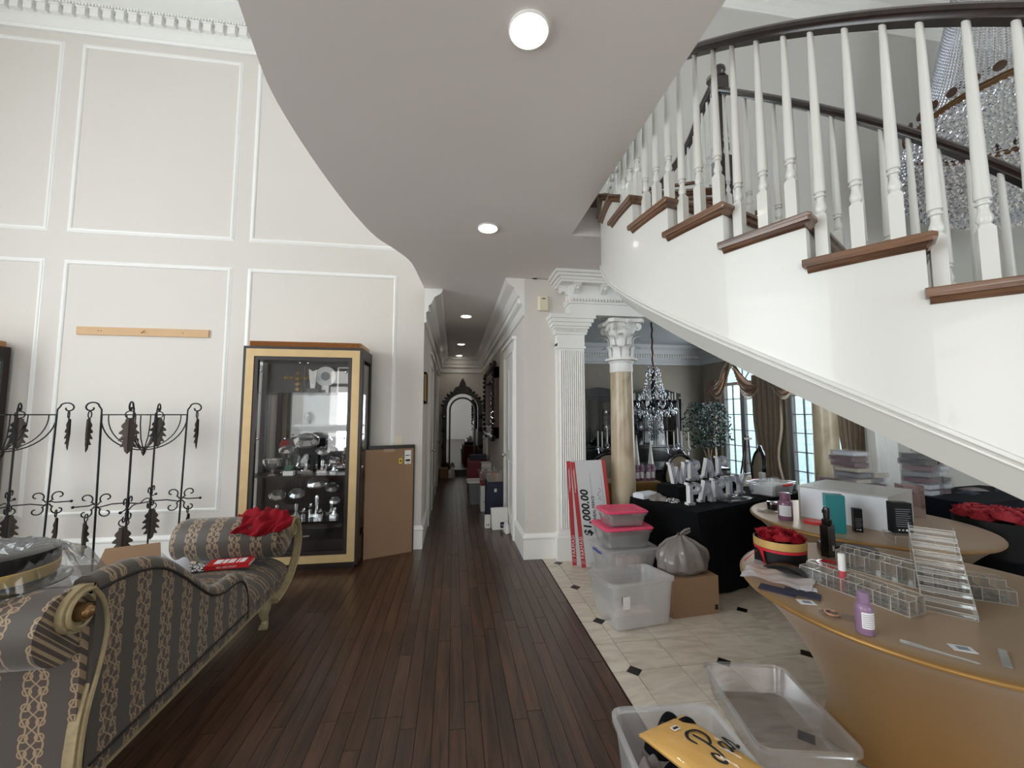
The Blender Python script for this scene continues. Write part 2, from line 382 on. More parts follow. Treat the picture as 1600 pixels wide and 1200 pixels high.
# ---------------------------------------------------------------- mouldings
def frame_strip(x0, x1, z0, z1, y, parent, name='panel_moulding'):
    """picture-frame moulding on a wall facing -y"""
    prof = [(0, 0), (.006, .005), (.014, .006), (.02, .012), (.034, .015), (.042, .012), (.048, .006), (.05, 0)]
    mb = MB(); n = len(prof); rings = []
    for (cx, cz, sx, sz) in ((x0,z0,1,1),(x1,z0,-1,1),(x1,z1,-1,-1),(x0,z1,1,-1)):
        rings.append([(cx+sx*o, y-h, cz+sz*o) for o, h in prof])
    mb.add([p for r_ in rings for p in r_], [(i*n+j, i*n+(j+1) % n, ((i+1) % 4)*n+(j+1) % n, ((i+1) % 4)*n+j) for i in range(4) for j in range(n)])
    return obj(name, mb, 'trim', parent)
for x0, x1 in ((-6.22, -4.505), (-4.325, -2.595), (-2.43, -.70)):
    frame_strip(x0, x1, 3.655, 5.925, YB, wb); frame_strip(x0, x1, .508, 3.335, YB, wb)
base_prof = [(0, 0), (.022, 0), (.022, .215), (.03, .225), (.03, .24), (.018, .26), (.010, .275), (0, .275)]
def baseboard(name, path, side=1): return struct(name, MB().sweep(base_prof, path, side=side), 'trim')
baseboard('baseboard_back', [(-6.5, YB, 0), (HL, YB, 0), (HL, YE, 0)])
baseboard('baseboard_hall_right', [(HR, YE, 0), (HR, YP, 0), (1.17, YP, 0)], 1)
baseboard('baseboard_stair_hall', [(5.7, 4.47, 0), (8.2, 4.47, 0), (8.2, -4.6, 0)], 1)
# great-room crown: frieze, big dentils, small dentils, cornice
t1 = struct('trim_1', MB().sweep([(0, 0), (.03, 0), (.045, .03), (.03, .05), (.03, .15), (.06, .17), (.06, .27), (.085, .29), (.085, .34), (.13, .36), (.26, .42), (.27, .46), (0, .46)], [(-6.5, YB, 6.02), (.9, YB, 6.02)]), 'trim', label='deep white crown moulding with dentil blocks')
dm = MB().box(-.042, .042, -.055, 0, 0, .095).box(-.05, .05, -.065, 0, .085, .105).mesh('dentil')
for k in range(45): put(obj('dentil', dm, 'trim', t1), (-6.4+k*.132, YB-.055, 6.185))
sm = MB()
for k in range(180): sm.box(-6.4+k*.033, -6.382+k*.033, YB-.105, YB-.08, 6.312, 6.345)
obj('small_dentils', sm, 'trim', t1, kind='stuff')
# ceiling border of the great room
t2 = struct('trim_2', MB().sweep([(0, 0), (.06, 0), (.06, -.03), (.03, -.04), (0, -.05)], [(-6.0, 4.45, 6.46), (-.6, 4.45, 6.46), (-.6, -4, 6.46), (-6.0, -4, 6.46)], closed=True), 'trim')
# hall crown
hp = [(0, 0), (.02, 0), (.03, .03), (.02, .05), (.02, .13), (.05, .15), (.05, .22), (.08, .24), (.12, .33), (.2, .38), (.22, .42), (.22, .44), (0, .44)]
t3 = struct('trim_3', MB().sweep(hp, [(HL, YB, ZS-.44), (HL, YE, ZS-.44), (HR, YE, ZS-.44), (HR, YP, ZS-.44)]), 'trim', label='white dentil crown moulding along the hall')
mb = MB()
for k in range(110):
    y = YP+.05+k*.06
    mb.box(HR-.07, HR-.045, y, y+.035, ZS-.285, ZS-.225)
    if y > YB: mb.box(HL+.045, HL+.07, y, y+.035, ZS-.285, ZS-.225)
for k in range(18): mb.box(HL+.1+k*.06, HL+.135+k*.06, YE-.07, YE-.045, ZS-.285, ZS-.225)
obj('small_dentils', mb, 'trim', t3, kind='stuff')
# dining crown
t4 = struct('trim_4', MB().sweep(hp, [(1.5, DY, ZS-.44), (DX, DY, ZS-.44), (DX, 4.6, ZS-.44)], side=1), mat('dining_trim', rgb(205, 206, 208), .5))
mb = MB()
for k in range(62): mb.box(2+k*.06, 2.035+k*.06, DY-.075, DY-.045, ZS-.285, ZS-.215)
obj('small_dentils', mb, M['trim'], t4, kind='stuff')
# stair hall crown, high up
struct('trim_5', MB().sweep(hp, [(.9, 4.47, 7.0), (8.2, 4.47, 7.0), (8.2, -4.6, 7.0)]), 'trim')
# hall door casings
cp = [(0, 0), (.02, 0), (.03, .02), (.018, .03), (.018, .09), (.026, .1), (.026, .115), (0, .115)]
def casing(name, x, y0, y1, h, s):
    mb = MB()
    for yy in (y0, y1-.11): mb.box(min(x, x+s*.03), max(x, x+s*.03), yy, yy+.11, 0, h).box(min(x, x+s*.04), max(x, x+s*.04), yy+.03 if yy == y0 else yy+.02, yy+.08 if yy == y0 else yy+.09, 0, h)
    mb.box(min(x, x+s*.03), max(x, x+s*.03), y0, y1, h, h+.14).box(min(x, x+s*.06), max(x, x+s*.06), y0-.03, y1+.03, h+.14, h+.18)
    return struct(name, mb, 'trim')
def door(name, x, y0, y1, h, s):
    d = struct(name, MB().box(min(x, x+s*.012), max(x, x+s*.012), y0, y1, 0, h), 'trim', label='white panelled hall door')
    for zz0, zz1 in ((.25, .95), (1.1, h-.2)):
        for ya, yb in ((y0+.1, (y0+y1)/2-.05), ((y0+y1)/2+.05, y1-.1)):
            obj('door_panel', MB().box(min(x+s*.012, x+s*.022), max(x+s*.012, x+s*.022), ya, yb, zz0, zz1), 'trim', d)
    obj('door_handle', MB().ball((x+s*.06, y1-.09, 1.0), .03).cyl((x, y1-.09, 1.0), (x+s*.05, y1-.09, 1.0), .012), 'chrome', d, True)
casing('trim_6', HR, 5.15, 6.2, 2.45, -1); door('door_1', HR, 5.26, 6.09, 2.45, -1)
casing('trim_7', HL, 6.0, 7.1, 2.35, 1); door('door_2', HL, 6.11, 6.99, 2.35, 1)
casing('trim_8', HL, 8.3, 9.4, 2.35, 1); door('door_3', HL, 8.41, 9.29, 2.35, 1)
casing('trim_9', HR, 9.4, 10.4, 2.35, -1); door('door_4', HR, 9.51, 10.29, 2.35, -1)
# ---------------------------------------------------------------- windows of the dining room
def arched_window(name, y0, y1):
    cy = (y0+y1)/2; rad = (y1-y0)/2; zs = 2.25; x = DX+.1
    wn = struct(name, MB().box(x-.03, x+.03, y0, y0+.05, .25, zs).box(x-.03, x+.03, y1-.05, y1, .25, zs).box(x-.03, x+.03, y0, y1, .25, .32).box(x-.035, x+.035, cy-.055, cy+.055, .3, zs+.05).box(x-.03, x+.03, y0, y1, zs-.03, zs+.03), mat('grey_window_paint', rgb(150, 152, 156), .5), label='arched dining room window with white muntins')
    n = 12; arc = MB()
    arc.tube([(x, cy+(rad-.02)*cos(pi*i/n), zs+(rad-.02)*sin(pi*i/n)*.95) for i in range(n+1)], .03, 4)
    for a in (R(50), R(90), R(130)): arc.tube([(x, cy, zs), (x, cy+rad*cos(a), zs+rad*sin(a)*.95)], .012, 4)
    obj('arch_frame', arc, wn.data.materials[0], wn)
    mu = MB(); zz = [.32+(zs-.32)*k/6 for k in range(7)]
    for a, b in ((y0+.05, cy-.055), (cy+.055, y1-.05)):
        m_ = (a+b)/2; mu.box(x-.012, x+.012, m_-.009, m_+.009, .3, zs)
        for z in zz[1:-1]: mu.box(x-.012, x+.012, a, b, z-.008, z+.008)
        for c0, c1 in ((a, m_), (m_, b)):
            for k in range(6): obj('pane', MB().box(x-.002, x+.002, c0+.004, c1-.004, zz[k]+.004, zz[k+1]-.004), 'pane', wn)
    obj('muntins', mu, wn.data.materials[0], wn)
    obj('arch_pane', MB().add([(x, cy, zs)]+[(x, cy+rad*cos(pi*i/n), zs+rad*sin(pi*i/n)*.95) for i in range(n+1)], [(0, i+1, i+2) for i in range(n)]), 'pane', wn)
    return wn
arched_window('window_1', w1a, w1b); arched_window('window_2', w2a, w2b)
# white siding of the neighbouring house seen through the dining windows
nb = struct('wall_neighbour_siding', MB().box(9.6, 9.7, 3, 13, -1, 5), mat('white_siding', rgb(200, 222, 230), .6))
sb = MB().prism_y([(0, 0), (-.025, 0), (-.008, .2), (0, .2)], 3, 13).mesh('siding_board')
for k in range(27): put(obj('siding_board', sb, nb.data.materials[0], nb), (9.6, 0, -.6+k*.2))
struct('ground_outside', MB().box(5.95, 30, -5, 30, -.6, -.5), mat('lawn', rgb(120, 135, 100), .9))
# great-room window on the left wall and entry window behind the viewer: frames only where the daylight enters
def big_window(name, axis, at_, a0, a1, z0, z1, nx, nz):
    mb = MB()
    def bar(u0, u1, v0, v1):
        if axis == 'x': mb.box(at_-.03, at_+.03, u0, u1, v0, v1)
        else: mb.box(u0, u1, at_-.03, at_+.03, v0, v1)
    for i in range(nx+1):
        u = a0+(a1-a0)*i/nx; t_ = .05 if i in (0, nx) else .02; bar(max(a0, u-t_), min(a1, u+t_), z0, z1)
    for k in range(nz+1):
        v = z0+(z1-z0)*k/nz; t_ = .05 if k in (0, nz) else .02; bar(a0, a1, max(z0, v-t_), min(z1, v+t_))
    return struct(name, mb, 'trim')
big_window('window_3', 'x', -6.58, -2.1, 2.7, .6, 5.4, 6, 6)
big_window('window_4', 'y', -4.68, 3.5, 6.3, .7, 4.5, 4, 5)
# ---------------------------------------------------------------- curved staircase
SC = (3.06, 2.35); RS = .184
def na(k): return 220-9*(k-2)
def nz(a): return 2.19+RS*(220-a)/9
def sp(a, r, z): return (SC[0]+r*cos(R(a)), SC[1]+r*sin(R(a)), z)
stair = thing('staircase', 'white curved staircase with walnut treads, white balusters and dark handrail', 'staircase', (SC[0], SC[1], 0))
def lp(a, r, z): return (r*cos(R(a)), r*sin(R(a)), z)
K0, K1 = -9, 9
ALO = na(K0)+.4; AHI = na(K1)
# outer stringer: sawtooth top, sloped bottom
def stringer(r_out, r_in, dep):
    mb = MB()
    for k in range(K0, K1):
        a0, a1 = na(k), na(k+1)
        for q in range(9):
            b0 = a0+(a1-a0)*q/9; b1 = a0+(a1-a0)*(q+1)/9; zt = nz(a0)-.03
            z0 = max(.0, nz(b0)-dep); z1 = max(.0, nz(b1)-dep)
            mb.add([lp(b0,r_out,z0),lp(b1,r_out,z1),lp(b1,r_out,zt),lp(b0,r_out,zt),lp(b0,r_in,z0),lp(b1,r_in,z1),lp(b1,r_in,zt),lp(b0,r_in,zt)],
                   [(0,1,2,3),(7,6,5,4),(3,2,6,7),(4,5,1,0)]+([(0,3,7,4)] if q == 0 else [])+([(1,5,6,2)] if q == 8 else []))
    return mb
obj('stringer', stringer(2.0, 1.96, .66), 'stair_white', stair, True)
obj('stringer', stringer(1.17, 1.13, .3), 'stair_white', stair, True)
# bead near the lower edge of the outer stringer
def helix(r, d, a0=ALO-25, a1=AHI, st=1.5):
    n = int(abs(a0-a1)/st); return [lp(a0+(a1-a0)*i/n, r, nz(a0+(a1-a0)*i/n)+d) for i in range(n+1)]
bead = MB()
for prof_r, dd, rad in ((2.0, -.632, .0115), (2.0, -.655, .007)): bead.tube(helix(prof_r, dd), rad, 6)
obj('stringer_bead', bead, 'stair_white', stair, True)
# plaster underside
us = MB(); n = 70
def uf(u, v):
    a = ALO-25+(AHI-ALO+25)*u; r_, d_ = ((1.13, .29), (1.6, .55), (1.90, .745), (1.93, .745), (2.0, .658))[int(round(v*4))]
    return lp(a, r_, max(.01, nz(a)-d_))
us.grid(uf, 140, 4)
obj('underside', us, 'stair_white', stair, True)
# treads with rounded nosing and return on both ends; one mesh shared
tm = MB(); ang = 9.0
def tread_ring(r, ov):
    """outline in (angle offset along the climb, z) with a rounded nosing at the front"""
    f = math.degrees(ov/r)
    return [(ang+.3, -.03), (ang+.3, 0), (-f+.35, 0), (-f, -.008), (-f, -.022), (-f+.35, -.03)]
rs = [1.105, 1.12, 1.2, 1.4, 1.6, 1.8, 1.95, 2.02, 2.032, 2.035]
vs = []; nn = 6
for i, r_ in enumerate(rs):
    e = .008 if i in (0, len(rs)-1) else 0
    for a, z in tread_ring(r_, .028): vs.append((r_*cos(R(-a)), r_*sin(R(-a)), z*(1-(.5 if e else 0))-e*.5))
fs = [(i*nn+j, i*nn+(j+1) % nn, (i+1)*nn+(j+1) % nn, (i+1)*nn+j) for i in range(len(rs)-1) for j in range(nn)]
fs += [tuple(range(nn)), tuple((len(rs)-1)*nn+j for j in range(nn-1, -1, -1))]
tm.add(vs, fs); tread_me = tm.mesh('tread')
cm = MB()
# cove under the nosing: along the front and along the open end
cv = [(.0, -.03), (.018, -.03), (.012, -.042), (.004, -.05), (0, -.05)]
def cove_path(pts, outw):
    v = []
    for (x, y), (ox, oy) in zip(pts, outw):
        for o, z in cv: v.append((x+ox*o, y+oy*o, z))
    k = len(cv); return v, [(i*k+j, i*k+(j+1) % k, (i+1)*k+(j+1) % k, (i+1)*k+j) for i in range(len(pts)-1) for j in range(k)]+[tuple(range(k)), tuple((len(pts)-1)*k+j for j in range(k-1,-1,-1))]
pts = [(2.001*cos(R(-a)), 2.001*sin(R(-a))) for a in (-.2, 2, 4.5, 7, 9.0)]; ow = [(cos(R(-a)), sin(R(-a))) for a in (-.2, 2, 4.5, 7, 9.0)]
cm.add(*cove_path(pts, ow))
cm.add(*cove_path([(r_, 0.002) for r_ in (1.13, 1.5, 2.015)], [(0, 1)]*3))
cove_me = cm.mesh('cove')
riser_me = MB().box(1.15, 1.985, -.018, -.002, -RS, -.03).mesh('riser')
for k in range(K0, K1+1):
    if k < K1:
        t = put(obj('tread', tread_me, 'tread', stair), (0, 0, nz(na(k))), R(na(k)))
        put(obj('cove', cove_me, 'tread', t), (0, 0, 0))
    put(obj('riser', riser_me, 'stair_white', stair), (0, 0, nz(na(k))), R(na(k)))
# balusters: square block, turned vase, long taper; the three on a tread differ in length
def baluster_mesh(H, blk=.195, s=1.0):
    b = .0165*s; mb = MB()
    mb.add([(-b,-b,0),(b,-b,0),(b,b,0),(-b,b,0),(-b,-b,blk-.012),(b,-b,blk-.012),(b,b,blk-.012),(-b,b,blk-.012)], [(3,2,1,0),(0,1,5,4),(1,2,6,5),(2,3,7,6),(3,0,4,7)])
    c = .0095*s
    mb.add([(-b,-b,blk-.012),(b,-b,blk-.012),(b,b,blk-.012),(-b,b,blk-.012),(-c,-c,blk+.004),(c,-c,blk+.004),(c,c,blk+.004),(-c,c,blk+.004)], [(0,1,5,4),(1,2,6,5),(2,3,7,6),(3,0,4,7),(4,5,6,7)])
    pr = [(.009, blk), (.0125, blk+.006), (.0165, blk+.018), (.0165, blk+.028), (.0125, blk+.042), (.0105, blk+.058), (.0115, blk+.066), (.016, blk+.07), (.0165, blk+.075), (.0125, blk+.08), (.0125, blk+.084), (.0172, blk+.088), (.0172, blk+.094), (.0165, blk+.12), (.009, H)]
    mb.lathe([(r_*s, z) for r_, z in pr], 10); return mb.mesh('baluster', True)
offs = (1.7, 4.8, 7.95)
bm3 = [baluster_mesh(RS*o/9+.81, s=1.2) for o in offs]
for k in range(K0+1, K1):
    for o, me in zip(offs, bm3):
        a = na(k)-o; put(obj('baluster', me, 'stair_white', stair), lp(a, 1.93, nz(na(k))), R(a))
offi = (2.4, 6.9); bm2 = [baluster_mesh(RS*o/9+.795, s=1.15) for o in offi]
for k in range(K0+1, 7):
    for o, me in zip(offi, bm2):
        a = na(k)-o; put(obj('baluster', me, 'stair_white', stair), lp(a, 1.2, nz(na(k))), R(a))
# handrails
rail_prof = [(-.02, 0), (.02, 0), (.024, .012), (.034, .02), (.036, .036), (.026, .052), (.01, .06), (-.01, .06), (-.026, .052), (-.036, .036), (-.034, .02), (-.024, .012)]
def rail(r, a0, a1, d):
    n_ = int(abs(a0-a1)/2); return MB().sweep(rail_prof, [lp(a0+(a1-a0)*i/n_, r, nz(a0+(a1-a0)*i/n_)+d) for i in range(n_+1)])
obj('handrail', rail(1.93, ALO-9, AHI-6, .80), 'rail', stair, True)
obj('handrail', rail(1.2, ALO-9, 172, .785), 'rail', stair, True)
# dark newel with finial on the inner side
nw = obj('newel_post', MB().box(-.036, .036, -.036, .036, 0, .3).lathe([(.03, .3), (.036, .31), (.024, .33), (.034, .36), (.034, .4), (.025, .42), (.032, .44), (.027, .46), (.030, .50), (.022, .76), (.030, .77), (.034, .785), (.024, .80)], 14).box(-.03, .03, -.03, .03, .80, .90), 'rail', stair, True)
put(nw, lp(175, 1.2, 3.10), R(171.5), sc=(1.45, 1.45, 1))
fi = obj('finial', MB().lathe([(.02, .90), (.034, .905), (.034, .915), (.02, .925), (.026, .94), (.032, .96), (.029, .985), (.016, 1.005), (.003, 1.015)], 14), 'rail', nw, True)
# upper gallery balustrade beyond the newel
gp_ = smooth_path([(1.86-SC[0], 2.53-SC[1], 4.02), (1.93-SC[0], 2.62-SC[1], 4.14), (2.03-SC[0], 2.75-SC[1], 4.2), (2.10-SC[0], 3.0-SC[1], 4.2), (2.22-SC[0], 3.35-SC[1], 4.2), (2.30-SC[0], 3.8-SC[1], 4.2), (2.33-SC[0], 4.45-SC[1], 4.2)], 5)
obj('gallery_rail', MB().sweep(rail_prof, gp_), 'rail', stair, True)
gb = baluster_mesh(4.21-ZF, .16)
for i in range(9, len(gp_), 2): put(obj('baluster', gb, 'stair_white', stair), (gp_[i][0], gp_[i][1], ZF), .3)
obj('landing_floor', MB().prism([(1.05-SC[0], 3.0-SC[1]), (1.215-SC[0], 3.13-SC[1]), (1.955-SC[0], 2.82-SC[1]), (2.27-SC[0], 3.4-SC[1]), (2.37-SC[0], 3.9-SC[1]), (2.42-SC[0], 4.46-SC[1]), (1.05-SC[0], 4.46-SC[1])], ZF-.02, ZF), 'tread', stair)
# ---------------------------------------------------------------- pilaster, columns, entablature
def pilaster(name, x0, x1, y):
    p = struct(name, MB().box(x0, x1, y, y+.1, .28, 2.42), 'trim', label='white fluted pilaster')
    n_ = 11; wd_ = (x1-x0-.05)/n_
    mesh_ = MB().prism([(0, 0), (wd_*.18, -.012), (wd_*.5, -.016), (wd_*.82, -.012), (wd_, 0)], .34, 2.33).mesh('reed')
    for i in range(n_): put(obj('reed', mesh_, 'trim', p), (x0+.025+i*wd_, y, 0))
    cx = (x0+x1)/2; hw = (x1-x0)/2
    obj('plinth', MB().box(x0-.025, x1+.025, y-.03, y+.1, 0, .25).box(x0-.012, x1+.012, y-.015, y+.1, .25, .29), 'trim', p)
    cap = MB()
    for z0, z1, o in ((2.36, 2.385, .012), (2.385, 2.52, .0), (2.52, 2.545, .022), (2.545, 2.585, .03), (2.585, 2.61, .045), (2.61, 2.65, .065), (2.65, 2.69, .085), (2.69, 2.735, .105)):
        cap.box(x0-o, x1+o, y-.01-o, y+.1, z0, z1)
    c_ = obj('capital', cap, 'trim', p)
    dd = MB()
    nd = 14
    for i in range(nd):
        u = x0-.03+(x1-x0+.06)*i/nd; dd.box(u, u+(x1-x0)/nd*.6, y-.052, y-.03, 2.552, 2.582)
    obj('small_dentils', dd, 'trim', c_)
    return p
pilaster('trim_10', 1.172, 1.492, 4.41); pilaster('trim_11', 5.33, 5.66, 4.41)
def leaf_mesh(w_, h_, curl):
    mb = MB()
    def fn(u, v):
        s = 1-.25*v if v < .7 else (1-.175)*(1-((v-.7)/.3)**2*.75)
        ser = 1+.12*sin(v*22)*(abs(u-.5) > .3)
        x = (u-.5)*w_*s*ser; out = .012+.015*v+curl*max(0, v-.55)**2*5 + .010*(1-abs(u-.5)*2)
        z = h_*(v if v < .85 else .85-(v-.85)*.6)
        return (out, x, z)
    mb.grid(fn, 6, 9); mb.grid(lambda u, v: tuple(a-b for a, b in zip(fn(u, v), (.006, 0, 0))), 6, 9)
    return mb.mesh('acanthus_leaf', True)
lf1 = leaf_mesh(.10, .17, .10); lf2 = leaf_mesh(.09, .16, .16)
def spiral(c, r, turns, ax1, ax2, n_=26, r_end=.012):
    out = []
    for i in range(n_+1):
        t = i/n_; rr_ = r+(r_end-r)*t; a = turns*2*pi*t
        out.append(tuple(c[j]+ax1[j]*rr_*cos(a)+ax2[j]*rr_*sin(a) for j in range(3)))
    return out
def column(x, y, lab):
    c = thing('marble_column', lab, 'column', (x, y, 0))
    obj('base', MB().box(-.2, .2, -.2, .2, 0, .09).lathe([(.19, .09), (.2, .12), (.19, .16), (.155, .18), (.15, .21), (.165, .23), (.16, .26), (.138, .275)], 24), 'plaster', c, True)
    obj('shaft', MB().lathe([(.136, .27), (.135, .9), (.130, 1.5), (.125, 2.09)], 28), 'colmarble', c, True)
    obj('necking', MB().lathe([(.127, 2.09), (.132, 2.1), (.13, 2.19), (.14, 2.2), (.145, 2.215), (.185, 2.225), (.185, 2.245), (.13, 2.255)], 28), 'plaster', c, True)
    obj('bell', MB().lathe([(.12, 2.25), (.122, 2.4), (.13, 2.52), (.16, 2.62), (.19, 2.655)], 24), 'plaster', c, True)
    for i in range(8): put(obj('acanthus_leaf', lf1, 'plaster', c), (.115*cos(i*pi/4), .115*sin(i*pi/4), 2.25), i*pi/4)
    for i in range(8): put(obj('acanthus_leaf', lf2, 'plaster', c), (.118*cos((i+.5)*pi/4), .118*sin((i+.5)*pi/4), 2.38), (i+.5)*pi/4)
    for i in range(4):
        a = pi/4+i*pi/2; d = (cos(a), sin(a), 0)
        obj('volute', MB().tube([(d[0]*.12, d[1]*.12, 2.47), (d[0]*.155, d[1]*.155, 2.55), (d[0]*.2, d[1]*.2, 2.635)]+spiral((d[0]*.205, d[1]*.205, 2.6), .04, 1.4, (0, 0, 1), d), .012, 6), 'plaster', c, True)
        e = (cos(i*pi/2), sin(i*pi/2), 0); s_ = (-e[1], e[0], 0)
        for sg in (-1, 1):
            obj('volute', MB().tube(spiral((e[0]*.165+s_[0]*.03*sg, e[1]*.165+s_[1]*.03*sg, 2.6), .026, 1.3, (0, 0, 1), tuple(-q*sg for q in s_), 20, .006), .008, 6), 'plaster', c, True)
        obj('fleuron', MB().ball((e[0]*.2, e[1]*.2, 2.655), .028), 'plaster', c, True)
    ab = []
    for i in range(4):
        a = pi/4+i*pi/2; ab += [(.27*cos(a-.12), .27*sin(a-.12)), (.27*cos(a+.12), .27*sin(a+.12))]
        for t in (.25, .5, .75):
            b = a+.12+(pi/2-.24)*t; ab.append(((.19+.03*abs(t-.5)*2)*cos(b), (.19+.03*abs(t-.5)*2)*sin(b)))
    obj('abacus', MB().prism(ab, 2.65, 2.69), 'plaster', c)
    return c
column(1.94, 4.42, 'beige marble column with white Corinthian capital beside the fluted pilaster')
column(4.62, 4.42, 'beige marble column rising behind stacked clear boxes near the windows')
en = struct('trim_12', MB().box(1.3, 5.6, 4.31, 4.55, 2.735, 2.86).box(1.28, 5.6, 4.29, 4.55, 2.86, 2.885).box(1.3, 5.6, 4.31, 4.55, 2.885, ZS)
            .box(1.17, 5.6, 4.2, 4.55, 3.075, 3.1).box(1.15, 5.6, 4.18, 4.55, 3.1, 3.13).box(1.12, 5.6, 4.15, 4.55, 3.13, 3.16).box(1.09, 5.6, 4.12, 4.55, 3.16, ZS), 'trim', label='white entablature with dentils and carved brackets')
dd = MB()
for i in range(110): dd.box(1.31+i*.036, 1.331+i*.036, 4.285, 4.31, 2.888, 2.918)
for i in range(6): dd.box(1.275, 1.3, 4.315+i*.036, 4.336+i*.036, 2.888, 2.918)
obj('small_dentils', dd, 'trim', en, kind='stuff')
mo = MB().prism_x([(0, 0), (-.105, 0), (-.115, -.02), (-.09, -.045), (-.05, -.05), (-.02, -.085), (0, -.09)], -.032, .032).box(-.042, .042, -.125, 0, 0, .012).ball((0, -.085, -.045), .026).mesh('bracket', True)
for i in range(14): put(obj('bracket', mo, 'plaster', en), (1.37+i*.32, 4.31, 3.063))
put(obj('bracket', mo, 'plaster', en), (1.30, 4.40, 3.063), -pi/2)
# ---------------------------------------------------------------- recessed downlights
def downlight(x, y, r, lab, power):
    d = thing('recessed_downlight', lab, 'ceiling light', (x, y, ZS), 0, 'recessed downlights')
    obj('trim_ring', MB().lathe([(r, -.0005), (r*1.26, -.0005), (r*1.28, -.010), (r*1.22, -.014), (r*1.0, -.004), (r*.98, -.001)], 28, cap=False), 'trim', d, True)
    obj('lens', MB().lathe([(.001, -.020), (r*.4, -.0185), (r*.75, -.013), (r*.95, -.005), (r*.97, -.001)], 28, cap=False), 'lamp', d)
    l = bpy.data.lights.new('downlight_bulb', 'SPOT'); l.energy = power; l.spot_size = R(120); l.spot_blend = .8; l.shadow_soft_size = .06; l.color = (1, .92, .82)
    o = bpy.data.objects.new('downlight_bulb', l); C.objects.link(o); o.location = (0, 0, -.03); o.parent = d
for x, y, r, lab, pw in ((.292, 1.51, .066, 'large recessed downlight in the soffit nearest the viewer', 14), (.276, 3.29, .068, 'recessed downlight in the soffit just before the hall', 14),
                     (.19, 6.4, .075, 'nearest recessed downlight in the hall ceiling', 9), (.163, 9.0, .075, 'middle recessed downlight in the hall ceiling', 6), (.143, 10.75, .075, 'farthest recessed downlight in the hall near the arched mirror', 5)):
    downlight(x, y, r, lab, pw)
# ---------------------------------------------------------------- things along the back wall
M['espresso'] = grain('espresso_wood', rgb(18, 11, 10), rgb(34, 21, 18), .42, axis=2, scale=3, stretch=8, coat=.08, objrand=.05)
M['goldleaf'] = mat('champagne_leaf', rgb(190, 163, 118), .42, .25, var=.12, scale=9)
M['reedgold'] = mat('reeded_copper', rgb(176, 128, 80), .4, .3, var=.15, scale=40)
M['mirror'] = mat('mirror', rgb(205, 208, 212), .02, 1, var=0)
M['cardboard'] = mat('cardboard', rgb(146, 116, 90), .85, var=.05, scale=5, bump=.05, bscale=90)
M['paper'] = mat('white_paper', rgb(228, 228, 226), .7, var=.02)
M['ink'] = mat('black_ink', rgb(20, 20, 22), .6)
M['yellow'] = mat('yellow_sticker', rgb(226, 204, 40), .6)
M['mdf'] = mat('raw_board', rgb(206, 170, 132), .8, var=.04, scale=30)
M['iron'] = mat('wrought_iron', rgb(26, 25, 30), .5, .4, var=.2, scale=30)
M['ironleaf'] = mat('bronzed_leaf', rgb(58, 48, 40), .5, .5, var=.35, scale=25)
M['red_cloth'] = mat('red_cloth', rgb(124, 14, 26), .95, var=.15, scale=8, spec=.2)
M['ivory'] = mat('ivory_plastic', rgb(222, 214, 190), .4)
M['gem'] = clear('cut_crystal', (.92, .94, .96), facing=1.8, haze=.24, hazecol=(1, 1, 1), maxg=1.8, rough=.01)
def gem_award(parent_xyz, r, h, lab, tilt=.5, cat='award', grp='crystal awards in the display cabinet'):
    t = thing('crystal_award', lab, cat, parent_xyz, random.random()*.6-.3, grp)
    obj('base', MB().prism([(-r*.6, -.03), (r*.6, -.03), (r*.5, .03), (-r*.5, .03)], 0, .035), 'gem', t)
    obj('stem', MB().lathe([(.03, .03), (.014, .07), (.02, h*.55), (.012, h*.6)], 6), 'gem', t)
    o = obj('cut_stone', MB().lathe([(.001, -r*.55), (r*.55, -r*.42), (r, -r*.08), (r*.97, r*.08), (r*.62, r*.36), (.001, r*.38)], 9, cap=False), 'gem', t)
    put(o, (0, 0, h), rot=(tilt, .2, 0)); return t
